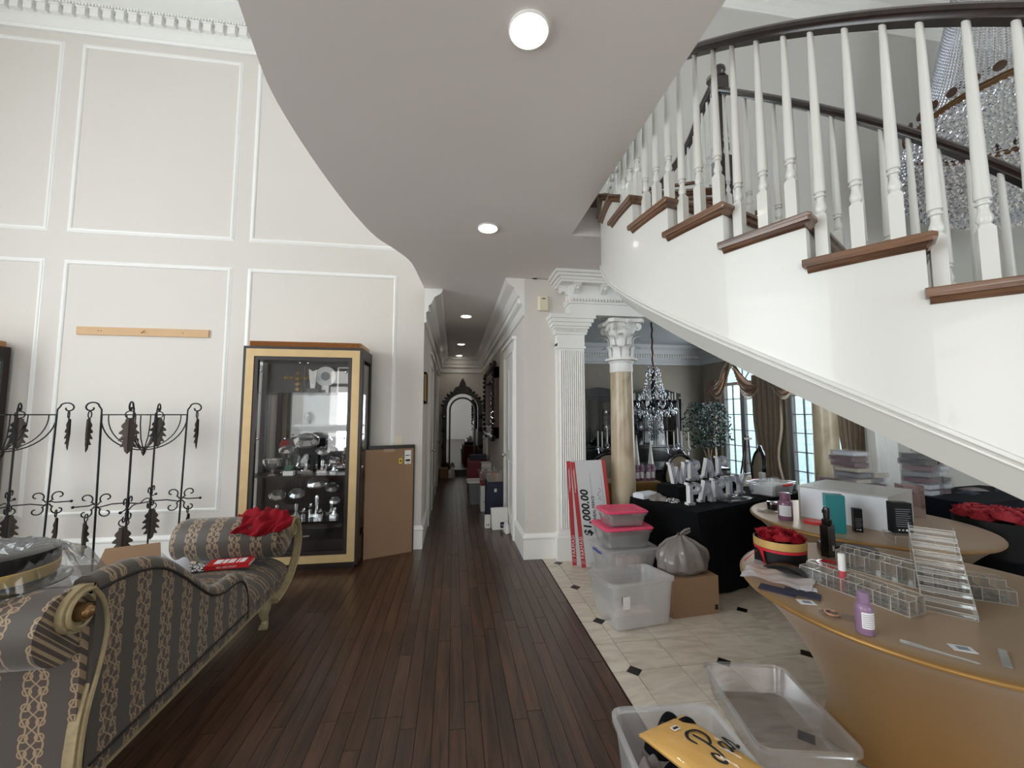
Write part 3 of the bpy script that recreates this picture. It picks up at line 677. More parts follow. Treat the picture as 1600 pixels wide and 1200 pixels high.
def display_cabinet(cx, cy, lab):
    t = thing('display_cabinet', lab, 'cabinet', (cx, cy, 0), 0, 'tall glass display cabinets')
    W = .597; D = .25; H = 2.32
    obj('body', MB().box(-W, W, -D+.03, D, .03, .30).box(-W, W, -D+.03, D, H-.12, H).box(-W, -W+.05, -D+.03, -D+.09, .3, H-.1).box(W-.05, W, -D+.03, -D+.09, .3, H-.1).box(-W, -W+.05, D-.06, D, .3, H-.1).box(W-.05, W, D-.06, D, .3, H-.1).box(-W, W, D-.02, D, .3, H-.1).box(-W+.04, W-.04, -D+.05, D-.02, 0, .03), 'espresso', t)
    # front frame: dark edge, gold band mitred, dark inner edge
    def ring(x0, z0, x1, z1, wd_, y0, y1):
        mb = MB()
        a = [(x0, z0), (x1, z0), (x1, z1), (x0, z1)]; b = [(x0+wd_, z0+wd_), (x1-wd_, z0+wd_), (x1-wd_, z1-wd_), (x0+wd_, z1-wd_)]
        for i in range(4):
            j = (i+1) % 4; q = [a[i], a[j], b[j], b[i]]
            mb.prism_y(q, y0, y1)
        return mb
    dz = .045
    f = obj('door_frame', ring(-W, dz, W, H, .028, -D, -D+.05), 'espresso', t)
    obj('gold_band', ring(-W+.028, dz+.028, W-.028, H-.028, .078, -D-.006, -D+.04), 'goldleaf', f)
    obj('inner_edge', ring(-W+.106, dz+.106, W-.106, H-.106, .04, -D+.002, -D+.045), 'espresso', f)
    g0 = -W+.14; z0, z1 = dz+.14, H-.14
    for a, b in ((g0, -.002), (.002, -g0)): obj('glass_door', MB().box(a, b, -D+.018, -D+.023, z0, z1), 'glass', t)
    for sx in (-1, 1): obj('side_glass', MB().box(sx*(W-.012)-.002, sx*(W-.012)+.002, -D+.09, D-.06, .36, H-.16), 'glass', t)
    obj('mirror_back', MB().box(-W+.05, W-.05, D-.026, D-.021, .98, 1.83), 'mirror', t)
    for z, m_ in ((1.84, 'glass'), (.955, 'espresso'), (.49, 'glass')):
        obj('shelf', MB().box(-W+.03, W-.03, -D+.06, D-.03, z-.01, z), m_, t)
    rm = MB().prism([(0, 0), (.006, -.012), (.012, 0)], H, H+.062).mesh('reed')
    cn = obj('cornice', MB().box(-W+.03, W-.03, -D+.05, D-.02, H, H+.06), 'reedgold', t)
    for i in range(85): put(obj('reed', rm, 'reedgold', cn), (-W+.035+i*.01326, -D+.05, 0))
    pz = MB().ball((0, 0, 0), .012).mesh('glass_fixing', True)
    for x in (g0+.03, -.04, .04, -g0-.03): put(obj('glass_fixing', pz, 'chrome', t), (x, -D+.014, z1-.03 if abs(x) < .1 else z1-.12))
    for x in (g0+.03, -.16, -g0-.03): put(obj('glass_fixing', pz, 'chrome', t), (x, -D+.014, 1.35))
    return t
cab = display_cabinet(-1.575, 4.75, 'tall glass display cabinet with gold frame beside the cardboard box')
dup(cab, (-5.31, 4.75, 0), 0, 'display cabinet at the left edge of the photo, only its corner showing')
ccx, ccy = -1.575, 4.75
# contents of the cabinet
for (x, y, z, r, h, lab) in ((-.02, -.02, .955, .135, .36, 'largest oval crystal award on the middle cabinet shelf'), (-.24, .04, .955, .085, .26, 'crystal award leaning left of the large oval award'),
    (.13, .05, .955, .08, .24, 'crystal award right of the large oval award on the middle shelf'), (.28, -.03, .955, .06, .14, 'small crystal award at the right end of the middle shelf'),
    (-.28, -.06, .49, .085, .25, 'round crystal award at the left end of the lower shelf'), (-.09, -.05, .49, .085, .26, 'round crystal award second from left on the lower shelf'),
    (.11, -.02, .49, .115, .38, 'tall faceted crystal award on the lower shelf'), (.24, .06, .49, .08, .3, 'crystal award at the right of the lower shelf'), (.31, -.08, .49, .06, .18, 'short crystal award in the right corner of the lower shelf')):
    gem_award((ccx+x, ccy+y, z), r, h, lab)
def glass_bowl(x, y, z, lab):
    t = thing('glass_bowl', lab, 'bowl', (x, y, z))
    obj('bowl', MB().lathe([(.05, 0), (.012, .02), (.012, .06), (.06, .08), (.095, .13), (.1, .17), (.094, .165), (.085, .13), (.05, .09)], 12, cap=False), 'gem', t)
glass_bowl(ccx-.33, ccy-.08, .955, 'cut glass pedestal bowl at the left of the middle shelf')
for k, (x, y, z) in enumerate(((.0, -.1, .49), (.18, -.13, .49), (-.0, .12, .49))):
    t = thing('crystal_flower', ('clear crystal flower ornament at the front centre of the lower shelf', 'pale green crystal flower ornament on the lower shelf', 'crystal flower ornament at the back of the lower shelf')[k], 'ornament', (ccx+x, ccy+y, z))
    pt = MB().add([(0,0,0),(.018,.02,.03),(.0,.055,.05),(-.018,.02,.03)], [(0,1,2,3)]).mesh('petal')
    for j in range(10): put(obj('petal', pt, 'gem', t), (0, 0, .04), rot=((j % 2)*.6, 0, j*pi/5))
    obj('stem', MB().cyl((0,0,0), (0,0,.05), .02), 'gem', t)
# cross on the top shelf
t = thing('crystal_cross', 'amber crystal cross standing on the top cabinet shelf', 'cross', (ccx-.14, ccy, 1.84))
M['amber'] = mat('amber_crystal', rgb(168, 140, 80), .1, .6, var=.5, scale=30)
for (x, z) in ((0, .04), (0, .1), (0, .16), (0, .22), (-.07, .17), (.07, .17), (-.12, .17), (.12, .17)): obj('stone', MB().lathe([(.001, -.03), (.024, -.015), (.03, 0), (.024, .015), (.001, .03)], 7, (x, 0, z+.0), cap=False), 'amber', t)
t = thing('round_plaque', 'white round plaque with grey centre behind the trophies', 'plaque', (ccx+.12, ccy+.1, 1.84))
o = obj('disc', MB().lathe([(.001, 0), (.11, 0), (.115, .006), (.11, .012), (.001, .012)], 28, cap=False), 'paper', t); put(o, (0, 0, .2), rot=(R(90), 0, 0))
o = obj('centre', MB().lathe([(.001, .013), (.05, .013), (.05, .0145), (.001, .0145)], 24, cap=False), mat('grey_print', rgb(130, 134, 140), .5), t); put(o, (0, 0, .2), rot=(R(90), 0, 0))
obj('stand', MB().box(-.04, .04, -.02, .03, 0, .09), 'gem', t)
t = thing('glass_trophy', 'narrow flared glass trophy on black base, top shelf', 'trophy', (ccx+.03, ccy-.05, 1.84))
obj('base', MB().box(-.05, .05, -.03, .03, 0, .05), 'black', t); obj('blade', MB().prism_y([(-.02, .05), (.02, .05), (.045, .26), (.0, .24), (-.045, .27)], -.012, .012), 'gem', t)
t = thing('framed_photo', 'small framed picture at the right of the top cabinet shelf', 'picture frame', (ccx+.34, ccy+.02, 1.84))
obj('frame', MB().box(-.07, -.055, -.01, .01, 0, .3).box(.055, .07, -.01, .01, 0, .3).box(-.07, .07, -.01, .01, .285, .3).box(-.07, .07, -.01, .01, 0, .015), 'paper', t); obj('print', MB().box(-.055, .055, -.004, .004, .015, .285), 'ink', t)
# sign with red disc and letters
t = thing('shelf_sign', 'black sign with red disc and white letters, middle cabinet shelf', 'sign', (ccx-.3, ccy+.08, .955))
obj('board', MB().box(-.02, .36, -.006, .006, .2, .38), 'ink', t)
o = obj('disc', MB().lathe([(.001, 0), (.055, 0), (.055, .004), (.001, .004)], 20, cap=False), 'red_cloth', t); put(o, (.02, -.007, .31), rot=(R(90), 0, 0))
lettering('PE', .12, 'paper', t, (.19, -.0075, .31), (R(90), 0, 0), space=1.2)
obj('easel', MB().box(.0, .03, -.02, .06, 0, .2).box(.3, .33, -.02, .06, 0, .2), 'ink', t)
t = thing('gift_box', 'small green and white boxes stacked on the middle shelf', 'box', (ccx-.16, ccy-.1, .955))
obj('lower_box', MB().bev(-.05, .05, -.03, .03, 0, .045, .003), 'paper', t); obj('upper_box', MB().bev(-.035, .035, -.03, .03, .045, .1, .003), mat('green_card', rgb(50, 96, 70), .6), t)
tag(put(obj('business_card', MB().box(-.03, .03, -.02, .02, 0, .001), 'paper'), (ccx+.03, ccy-.08, .302), .2), 'white card lying on the dark bottom of the cabinet', 'card')
# ---------------------------------------------------------------- cardboard box leaning by the hall corner, dark board behind it
ang_ = math.atan2(4.944-4.745, -.472+.968)
t = thing('cardboard_box', 'tall flat cardboard box standing between the cabinet and the hall', 'box', (-.968, 4.745, 0), ang_)
obj('carton', MB().box(0, .545, 0, .05, 0, 1.2), 'cardboard', t)
obj('tape', MB().box(.2, .32, -.0008, .05, 1.17, 1.201), mat('clear_tape', rgb(166, 138, 112), .3), t)
lb = obj('shipping_label', MB().box(.44, .515, -.001, 0, 1.02, 1.18), 'paper', t)
obj('barcode', MB().box(.45, .505, -.0016, -.001, 1.05, 1.075).box(.45, .49, -.0016, -.001, 1.115, 1.125).box(.5, .506, -.0016, -.001, 1.11, 1.13).box(.47, .49, -.0016, -.001, 1.028, 1.034), 'ink', lb)
ys = obj('yellow_sticker', MB().box(.375, .41, -.001, 0, 1.03, 1.09), 'yellow', t)
obj('sticker_print', MB().box(.385, .4, -.0016, -.001, 1.045, 1.075), 'ink', ys)
tag(put(obj('dark_board', MB().bev(0, .53, 0, .025, 0, 1.24, .004), 'espresso'), (-.95, 4.815, 0), R(20.5)), 'dark wooden board standing behind the flat cardboard box', 'board')
# switch, sensor, wall cleat
t = thing('light_switch', 'ivory double light switch on wall above the cardboard box', 'switch', (-.653, 5.04, 1.283))
obj('plate', MB().prism_y([(-.042, -.055), (.042, -.055), (.042, .055), (-.042, .055)], -.006, 0), 'ivory', t)
for x in (-.018, .018): obj('rocker', MB().box(x-.011, x+.011, -.01, -.005, -.032, .032), 'ivory', t)
t = thing('motion_sensor', 'small ivory motion sensor on the pier wall beside the pilaster', 'sensor', (1.03, YP, 2.893))
obj('case', MB().prism([(-.063, 0), (.063, 0), (.063, -.03), (.045, -.045), (-.045, -.045), (-.063, -.03)], -.085, .085), 'ivory', t)
obj('lens', MB().box(-.02, .02, -.047, -.044, .05, .06), 'ink', t)
t = thing('wall_cleat', 'raw wooden board with small hook fixed to the panelled wall', 'board', (-3.47, 5.04, 2.532))
obj('board', MB().box(-.665, .665, -.022, 0, -.044, .044), 'mdf', t)
obj('hook', MB().tube([(0, -.022, .005), (0, -.035, .0), (-.012, -.045, -.012), (.0, -.05, -.016), (.02, -.05, .0), (.028, -.05, .016)], .004, 6), mat('brass', rgb(150, 120, 70), .3, 1), t, True)
for x in (-.45, -.42, .4): obj('screw', MB().cyl((x, -.0235, 0), (x, -.021, 0), .005), 'ink', t)
# ---------------------------------------------------------------- wrought-iron stands with hanging leaves
def leaf_plate():
    """toothed hanging leaf, thin plate in the tangential plane (y across, z down)"""
    half = [(.0, 0), (.028, -.004), (.030, -.028), (.052, -.055), (.055, -.07), (.034, -.066), (.036, -.088), (.066, -.118), (.070, -.134), (.040, -.128), (.042, -.15), (.068, -.182), (.070, -.197), (.038, -.19), (.036, -.212), (.054, -.238), (.054, -.25), (.028, -.246), (.022, -.285), (0, -.31)]
    pl = [(y, z) for y, z in half]+[(-y, z) for y, z in half[-2:0:-1]]
    mb = MB(); n_ = len(pl); mb.add([(.012*(1-abs(y)*18), y, z) for y, z in pl]+[(.012*(1-abs(y)*18)-.004, y, z) for y, z in pl]+[(.016, 0, -.15), (.008, 0, -.15)],
        [(i, (i+1) % n_, 2*n_) for i in range(n_)]+[(n_+(i+1) % n_, n_+i, 2*n_+1) for i in range(n_)]+[(i, n_+i, n_+(i+1) % n_, (i+1) % n_) for i in range(n_)])
    mb.tube([(.016, 0, -.01), (.018, 0, -.15), (.008, 0, -.31)], .004, 5)
    return mb.mesh('hanging_leaf')
leaf_me = leaf_plate()
ring_me = MB().tube([(0, .034*cos(a*pi/8), .034*sin(a*pi/8)) for a in range(16)], .005, 5, closed=True).mesh('ring', True)
def ps(p): return [(a, 0, b) for a, b in p]
post_me = MB().tube(ps([(.30, 0), (.31, .8), (.32, 1.6)]), .0085, 6).mesh('post')
def curl(cx, cz, r, a0, turns, n_=18, re=.012):
    return [(cx+(r+(re-r)*i/n_)*cos(a0+turns*2*pi*i/n_), cz+(r+(re-r)*i/n_)*sin(a0+turns*2*pi*i/n_)) for i in range(n_+1)]
top_me = MB().tube(ps([(.32, 1.58), (.322, 1.65), (.345, 1.69)]+curl(.392, 1.665, .058, R(150), -.95)), .007, 6).mesh('top_scroll', True)
arc_me = MB().tube(ps([(.32*cos(a), 1.58-.32*sin(a)) for a in [R(q) for q in range(0, 91, 9)]]), .006, 5).tube(ps([(.27, 1.6)]+[(.27*cos(a), 1.58-.30*sin(a)) for a in [R(q) for q in range(5, 88, 9)]]), .005, 5).tube(ps([(.14, 1.6), (.135, 1.5), (.1, 1.38), (.03, 1.29), (0, 1.27)]), .005, 5).tube(ps([(0, 1.6), (.32, 1.6)]), .006, 5).mesh('basket_ribs', True)
ms = MB()
for sx, sz in ((1, 1), (1, -1), (-1, 1), (-1, -1)):
    ms.tube(ps([(.31+sx*.010, .76+sz*.006), (.31+sx*.028, .76+sz*.032)]+curl(.31+sx*.072, .76+sz*.066, .052, R(225) if (sx, sz) == (1, 1) else R(135) if (sx, sz) == (1, -1) else R(-45) if (sx, sz) == (-1, 1) else R(45), .85*(-1 if sx*sz > 0 else 1))), .006, 5)
ms.tube(ps([(.32, .78), (.36, .762), (.46, .76)]), .006, 5).ball((.465, 0, .76), .013).tube(ps([(.30, .74), (.2, .765), (.1, .765), (0, .75)]), .006, 5)
mid_me = ms.mesh('mid_scroll', True)
foot_me = MB().tube(ps([(.30, .12), (.34, .06), (.38, .03)]+curl(.39, .06, .03, R(-90), .8)), .007, 5).mesh('foot_scroll', True)
fin_me = MB().lathe([(.001, 1.20), (.014, 1.225), (.02, 1.25), (.012, 1.265), (.012, 1.28), (.001, 1.29)], 10, cap=False).mesh('pendant', True)
def iron_stand(x, y, rz, lab):
    t = thing('iron_stand', lab, 'stand', (x, y, 0), rz, 'wrought-iron leaf stands')
    obj('pendant', fin_me, 'ironleaf', t)
    for i in range(4):
        a = i*pi/2
        p = put(obj('post', post_me, 'iron', t), (0, 0, 0), a)
        for nm, me in (('top_scroll', top_me), ('basket_ribs', arc_me), ('mid_scroll', mid_me), ('foot_scroll', foot_me)): put(obj(nm, me, 'iron', t), (0, 0, 0), a)
        for rr_, zz in ((.40, 1.6), (.37, .655)):
            put(obj('ring', ring_me, 'iron', t), (rr_*cos(a), rr_*sin(a), zz), a)
            put(obj('hanging_leaf', leaf_me, 'ironleaf', t), (rr_*cos(a), rr_*sin(a), zz-.035), a)
    return t
iron_stand(-2.97, 4.40, R(19), 'wrought-iron stand with hanging leaves beside the display cabinet')
iron_stand(-4.08, 4.33, R(30), 'wrought-iron stand with hanging leaves at the left edge of the photo')
# ---------------------------------------------------------------- chaise longue
def brocade(name, ax, along):
    m, t, p, N, L = nt(name); p.inputs['Roughness'].default_value = .6; p.inputs['Sheen Weight'].default_value = .25
    tc = N.new('ShaderNodeTexCoord'); sx = N.new('ShaderNodeSeparateXYZ'); L.new(tc.outputs['Object'], sx.inputs[0])
    def mth(op, a, b=None, c=None):
        n_ = N.new('ShaderNodeMath'); n_.operation = op
        for i, v in enumerate((a, b, c)):
            if v is None: continue
            if isinstance(v, (int, float)): n_.inputs[i].default_value = v
            else: L.new(v, n_.inputs[i])
        return n_.outputs[0]
    u = sx.outputs[ax]
    v = None
    for k in along: v = sx.outputs[k] if v is None else mth('ADD', v, sx.outputs[k])
    s = mth('SUBTRACT', mth('FRACT', mth('DIVIDE', u, .15)), .5)
    tt = mth('DIVIDE', s, .27); vv = mth('MULTIPLY', v, 2*pi/.105)
    sn = mth('SINE', vv); cs = mth('COSINE', vv); s2 = mth('SINE', mth('MULTIPLY', vv, 2)); 
    inside = mth('LESS_THAN', mth('ABSOLUTE', tt), 1.05)
    at = mth('ABSOLUTE', tt)
    def line(e, w_): return mth('LESS_THAN', mth('ABSOLUTE', e), w_)
    # interlaced waves, side loops and small rings
    f = mth('MAXIMUM', line(mth('SUBTRACT', tt, mth('MULTIPLY', sn, .45)), .085), line(mth('ADD', tt, mth('MULTIPLY', sn, .45)), .085))
    f = mth('MAXIMUM', f, line(mth('SUBTRACT', at, mth('ADD', .72, mth('MULTIPLY', cs, .22))), .08))
    vf = mth('SUBTRACT', mth('FRACT', mth('DIVIDE', v, .0525)), .5)
    rr_ = mth('SQRT', mth('ADD', mth('POWER', mth('MULTIPLY', mth('SUBTRACT', at, .62), .8), 2), mth('POWER', mth('MULTIPLY', vf, 1.1), 2)))
    f = mth('MAXIMUM', f, line(mth('SUBTRACT', rr_, .27), .055))
    f = mth('MULTIPLY', f, inside)
    no = N.new('ShaderNodeTexNoise'); no.inputs['Scale'].default_value = 220; L.new(tc.outputs['Object'], no.inputs['Vector'])
    f2 = mth('MULTIPLY', f, mth('ADD', .45, no.outputs['Fac']))
    b1 = N.new('ShaderNodeMix'); b1.data_type = 'RGBA'; b1.inputs['A'].default_value = rgb(66, 58, 51); b1.inputs['B'].default_value = rgb(68, 54, 47); L.new(inside, b1.inputs['Factor'])
    b2 = N.new('ShaderNodeMix'); b2.data_type = 'RGBA'; L.new(b1.outputs['Result'], b2.inputs['A']); b2.inputs['B'].default_value = rgb(150, 127, 97); L.new(f2, b2.inputs['Factor'])
    L.new(b2.outputs['Result'], p.inputs['Base Color'])
    bp = N.new('ShaderNodeBump'); bp.inputs['Strength'].default_value = .15; bp.inputs['Distance'].default_value = .002; L.new(no.outputs['Fac'], bp.inputs['Height']); L.new(bp.outputs[0], p.inputs['Normal'])
    return m
M['broc_y'] = brocade('striped_brocade_side', 1, (2, 0)); M['broc_x'] = brocade('striped_brocade_end', 0, (2, 1))
M['gilt'] = mat('aged_gilt_wood', rgb(158, 142, 108), .5, .15, var=.3, scale=25, bump=.3, bscale=60)
ch = thing('chaise_longue', 'brown striped brocade chaise longue with gilt scrolled arms', 'chaise', (-1.70, 2.7, 0))
hw = .37
# seat cushion, crowned
def seat_fn(u, v):
    y = -.82+1.72*v; a = pi*(1-u)   # across
    e_ = max(.0001, (abs(cos(a))**2.15+abs(sin(a))**2.15)**(1/2.15)); x = hw*1.03*cos(a)/e_; z = .325+.145*abs(sin(a))/e_
    return (x, y, z+.015*sin(pi*v)*sin(pi*u))
obj('seat_cushion', MB().grid(seat_fn, 24, 20), 'broc_y', ch, True)
obj('base_rail', MB().box(-hw+.01, hw-.01, -.86, .88, .235, .335), 'broc_y', ch)
obj('rail_bead', MB().box(-hw+.006, hw-.006, -.865, .885, .22, .235), 'gilt', ch)
# side back with wave top, thick and rounded
wv = smooth_path([(-.92, .97), (-.74, .965), (-.58, .925), (-.44, .84), (-.29, .72), (-.16, .625), (-.03, .585), (.09, .585), (.18, .56), (.245, .47), (.26, .36), (.26, .30)], 4)
outl = [(y, z) for y, z in wv]
bk = MB().prism_x([(-.92, .30)]+[(y, z-.02) for y, z in outl], hw-.075, hw+.005)
obj('side_back', bk, 'broc_y', ch)
obj('back_roll', MB().tube([(hw-.035, y, z-.02) for y, z in outl], .045, 10), 'broc_y', ch, True)
M['edge_shade'] = mat('dark_edge_shade', rgb(34, 28, 25), .7)
obj('edge_shade', MB().tube([(hw+.008, y, z-.03) for y, z in outl]+[(hw+.008, .262, .31)], .006, 6).tube([(hw+.007, -.9, .303), (hw+.007, .26, .303)], .006, 6), 'edge_shade', ch, True)  # dark cord stands in for shading along the back outline and rail seam
# head end: panel and rolled arm
obj('head_panel', MB().box(-hw, hw-.01, -.95, -.88, .2, .86), 'broc_x', ch)
obj('head_roll', MB().tube([(-hw+.01, -1.0, .85), (hw-.02, -1.0, .85)], .125, 24), 'broc_x', ch, True)
obj('head_inner_pad', MB().prism_x([(-.9, .40), (-.78, .45), (-.80, .75), (-.9, .95), (-.98, .97)], -hw+.02, hw-.08), 'broc_x', ch)
def scroll_arm(name, path, w_, x, par):
    """ribbed wooden band following a path in y,z"""
    mb = MB()
    for k in range(4):
        xo = x-w_/2+w_*(k+.5)/4
        mb.tube([(xo, y, z) for y, z in path], w_/7.2, 6)
    mb.tube([(x, y, z) for y, z in path], w_*.42, 4)
    return obj(name, mb, 'gilt', par, True)
def spi(cy, cz, r, a0, turns, n_=22, re=.015): return [(cy+(r+(re-r)*i/n_)*cos(a0+turns*2*pi*i/n_), cz+(r+(re-r)*i/n_)*sin(a0+turns*2*pi*i/n_)) for i in range(n_+1)]
hs = [(-.94, .2), (-.945, .35), (-.93, .5), (-.885, .66), (-.865, .78), (-.89, .885), (-.94, .955)]
scroll_arm('scroll_arm', smooth_path(hs, 4)+spi(-.975, .885, .078, R(60), .8, re=.035), .062, hw-.015, ch)
obj('rosette', MB().tube([(hw-.04, -.975, .885), (hw+.02, -.975, .885)], [.036, .03], 16).ball((hw+.02, -.975, .885), .024), mat('bronze_boss', rgb(140, 108, 72), .3, .7), ch, True)
scroll_arm('scroll_arm', smooth_path(hs, 4)+spi(-.975, .885, .078, R(60), .8, re=.035), .062, -hw+.015, ch)
# foot end: bolster and scrolls
prb = [(-.405, .001), (-.40, .10), (-.375, .145), (-.34, .158), (0, .16), (.33, .158), (.37, .145), (.395, .10), (.40, .001)]
mbb = MB(); nb_ = 26
mbb.add([(x, .83+r_*cos(2*pi*i/nb_), .63+r_*sin(2*pi*i/nb_)) for x, r_ in prb for i in range(nb_)], [(j*nb_+i, j*nb_+(i+1) % nb_, (j+1)*nb_+(i+1) % nb_, (j+1)*nb_+i) for j in range(len(prb)-1) for i in range(nb_)])
obj('bolster', mbb, 'broc_x', ch, True)
fsp = [(.66, .2), (.78, .22), (.93, .29), (1.04, .40), (1.08, .53), (1.05, .66), (.97, .735)]
for sx in (-1, 1):
    scroll_arm('scroll_arm', smooth_path(fsp, 4)+spi(.93, .66, .085, R(65), .95, re=.02), .065, sx*(hw+.015), ch)
# carved legs
lg = [(0, .23), (.03, .15), (.035, .11), (.01, .06), (.015, .02), (.05, 0)]
for sx in (-1, 1):
    for y_, s_ in ((.70, -1), (-.80, -1)):
        mb = MB().tube([(sx*(hw-.06), y_+s_*a, z) for a, z in smooth_path(lg, 3)], [.05, .05, .048, .045, .042, .038, .034, .03, .026, .024, .024, .025, .027, .03, .032, .03], 8)
        obj('leg', mb, 'gilt', ch, True)
# ---------------------------------------------------------------- things lying on the chaise
def cloth_pile(name, lab, cat, loc, sx, sy, h, m_, seed, rz=0, fold=3, wr=None):
    r_ = random.Random(seed); ph = [r_.random()*6.28 for _ in range(8)]
    def hf(x, y):
        d = max(0, 1-(x*x+y*y)**1.3); e = sin(3.1*x*fold/2+ph[0]+1.7*y)*.5+sin(4.3*y*fold/2+ph[1]-2*x)*.4+sin(6*x+5*y+ph[2])*.25
        return max(.004, h*(d**.5)*(.72+.28*e))
    def fn(u, v):
        a = 2*pi*u; rr_ = v; ed = 1+.13*sin(3*a+ph[3])+.08*sin(5*a+ph[4])
        x = rr_*cos(a)*ed; y = rr_*sin(a)*ed; return (x*sx, y*sy, hf(x/ed, y/ed))
    o = obj(name, MB().grid(fn, 40, 12, closed_u=True), m_, None, True)
    tag(o, lab, cat); return put(o, loc, rz)
def over_bolster(u, v):
    a = R(20+110*v)+.08*sin(9*u); r_ = .172+.016*sin(u*15+v*6)+.03*sin(pi*u)*max(0, sin(pi*v))+.014*sin(v*19+u*7)+.010*sin(u*31-v*13)
    x = -.17+.36*u+.06*sin(v*5); return (x, r_*-cos(a), r_*sin(a))
o = obj('red_cloth', MB().grid(over_bolster, 26, 22), 'red_cloth', None, True); tag(put(o, (-1.49, 3.53, .632)), 'crumpled red cloth draped over the chaise bolster', 'cloth')
mod = o.modifiers.new('thickness', 'SOLIDIFY'); mod.thickness = .006; mod.offset = 1
t = thing('red_book', 'red paperback book with white title on the chaise seat', 'book', (-1.62, 3.33, .487), R(8))
M['bookred'] = mat('red_cover', rgb(196, 34, 40), .4)
obj('cover', MB().box(-.14, .14, -.075, .075, 0, .004).box(-.14, .14, -.075, .075, .026, .030).box(-.14, .14, -.077, -.073, 0, .030), 'bookred', t)
obj('pages', MB().box(-.137, .137, -.072, .073, .004, .026), 'paper', t)
obj('title_block', MB().box(-.1, -.055, -.035, .05, .030, .0306).box(-.045, -.02, -.035, .05, .030, .0306).box(-.01, .03, -.035, .05, .030, .0306).box(.045, .055, -.04, .055, .030, .0306).box(.065, .1, -.04, .055, .030, .0306), 'paper', t)
lettering('SELL LIKE CRAZY', .017, 'paper', t, (0, -.0775, .015), (R(90), 0, 0), .0004)
M['bwcloth'] = mat('black_and_white_print', rgb(225, 225, 225), .8, var=.0)
def bw(m):
    t_ = m.node_tree; N = t_.nodes; L = t_.links; p = N['Principled BSDF']; vo = N.new('ShaderNodeTexVoronoi'); vo.inputs['Scale'].default_value = 55; vo.feature = 'DISTANCE_TO_EDGE'
    tc = N.new('ShaderNodeTexCoord'); L.new(tc.outputs['Object'], vo.inputs['Vector']); rp = N.new('ShaderNodeValToRGB'); rp.color_ramp.interpolation = 'CONSTANT'; rp.color_ramp.elements[0].color = rgb(30, 30, 32); rp.color_ramp.elements[1].color = rgb(222, 222, 222); rp.color_ramp.elements[1].position = .12
    L.new(vo.outputs['Distance'], rp.inputs['Fac']); L.new(rp.outputs[0], p.inputs['Base Color'])
bw(M['bwcloth'])
cloth_pile('patterned_scarf', 'black and white patterned scarf lying on the chaise seat', 'scarf', (-1.88, 3.30, .485), .17, .08, .03, 'bwcloth', 3)
M['whitecloth'] = mat('white_cotton', rgb(215, 218, 226), .85, var=.05, scale=6)
cloth_pile('white_shirt', 'rumpled white shirt with faint print on the far side of the chaise', 'shirt', (-1.93, 3.06, .455), .17, .20, .26, 'whitecloth', 9, .5)
M['cloth_mauve'] = mat('grey_mauve_cloth', rgb(128, 118, 120), .8, var=.1, scale=6)
t = thing('open_carton', 'small open cardboard carton on the chaise behind the white shirt', 'box', (-1.90, 2.70, .47), R(20))
obj('carton', MB().box(-.16, .16, -.12, -.117, 0, .17).box(-.16, .16, .117, .12, 0, .17).box(-.16, -.157, -.12, .12, 0, .17).box(.157, .16, -.12, .12, 0, .17).box(-.16, .16, -.12, .12, 0, .003), 'cardboard', t)
obj('flap', MB().add([(-.16, .118, .17), (.16, .118, .17), (.13, .20, .315), (-.13, .20, .315), (-.16, .121, .17), (.16, .121, .17), (.13, .203, .315), (-.13, .203, .315)], [(0,1,2,3),(7,6,5,4),(0,4,5,1),(2,6,7,3),(1,5,6,2),(3,7,4,0)]), 'cardboard', t)
cloth_pile('folded_fabric', 'grey fabric bundled in the open carton on the chaise', 'fabric', (-1.90, 2.70, .49), .145, .10, .17, 'cloth_mauve', 5)
# captain's style hat in a clear bag on the head roll
M['film'] = clear('crinkled_film', (.98, .985, .99), facing=.1, haze=.07, hazecol=(1, 1, 1), rough=.12, maxg=.55)
t = thing('black_hat', 'black hat with gold band inside a clear plastic bag, on the chaise end', 'hat', (-1.66, 1.77, .985), R(10))
obj('crown', MB().lathe([(.001, .122), (.15, .12), (.172, .11), (.168, .06), (.155, 0), (.001, 0)], 28, cap=False), 'black', t, True)
obj('band', MB().lathe([(.158, .012), (.164, .015), (.169, .04), (.170, .055), (.166, .06)], 28, cap=False), mat('gold_braid', rgb(190, 160, 90), .4, .6), t, True)
obj('brim', MB().lathe([(.15, .0), (.18, -.003), (.205, -.010), (.205, -.005), (.18, .002), (.15, .006)], 28, cap=False), 'black', t, True)
r_ = random.Random(4); ph = [r_.random()*6.28 for _ in range(9)]
def bag_fn(u, v):
    a = 2*pi*u; rr_ = v*(1.0+.12*sin(3*a+ph[0])+.08*sin(7*a+ph[1])); wr_ = .012*sin(23*a+ph[2]+9*v)*v+.010*sin(41*a+ph[3]-7*v)*v
    z = .142*(1-v**5)+.006*sin(31*v+9*a+ph[4])*(.3+v)+wr_-.03*v
    return (.29*rr_*cos(a), .235*rr_*sin(a), z)
tag(put(obj('clear_bag', MB().grid(bag_fn, 110, 26, closed_u=True), 'film', None, False), (-1.70, 1.79, .985), R(10)), 'crinkled clear plastic bag around the black hat', 'bag')
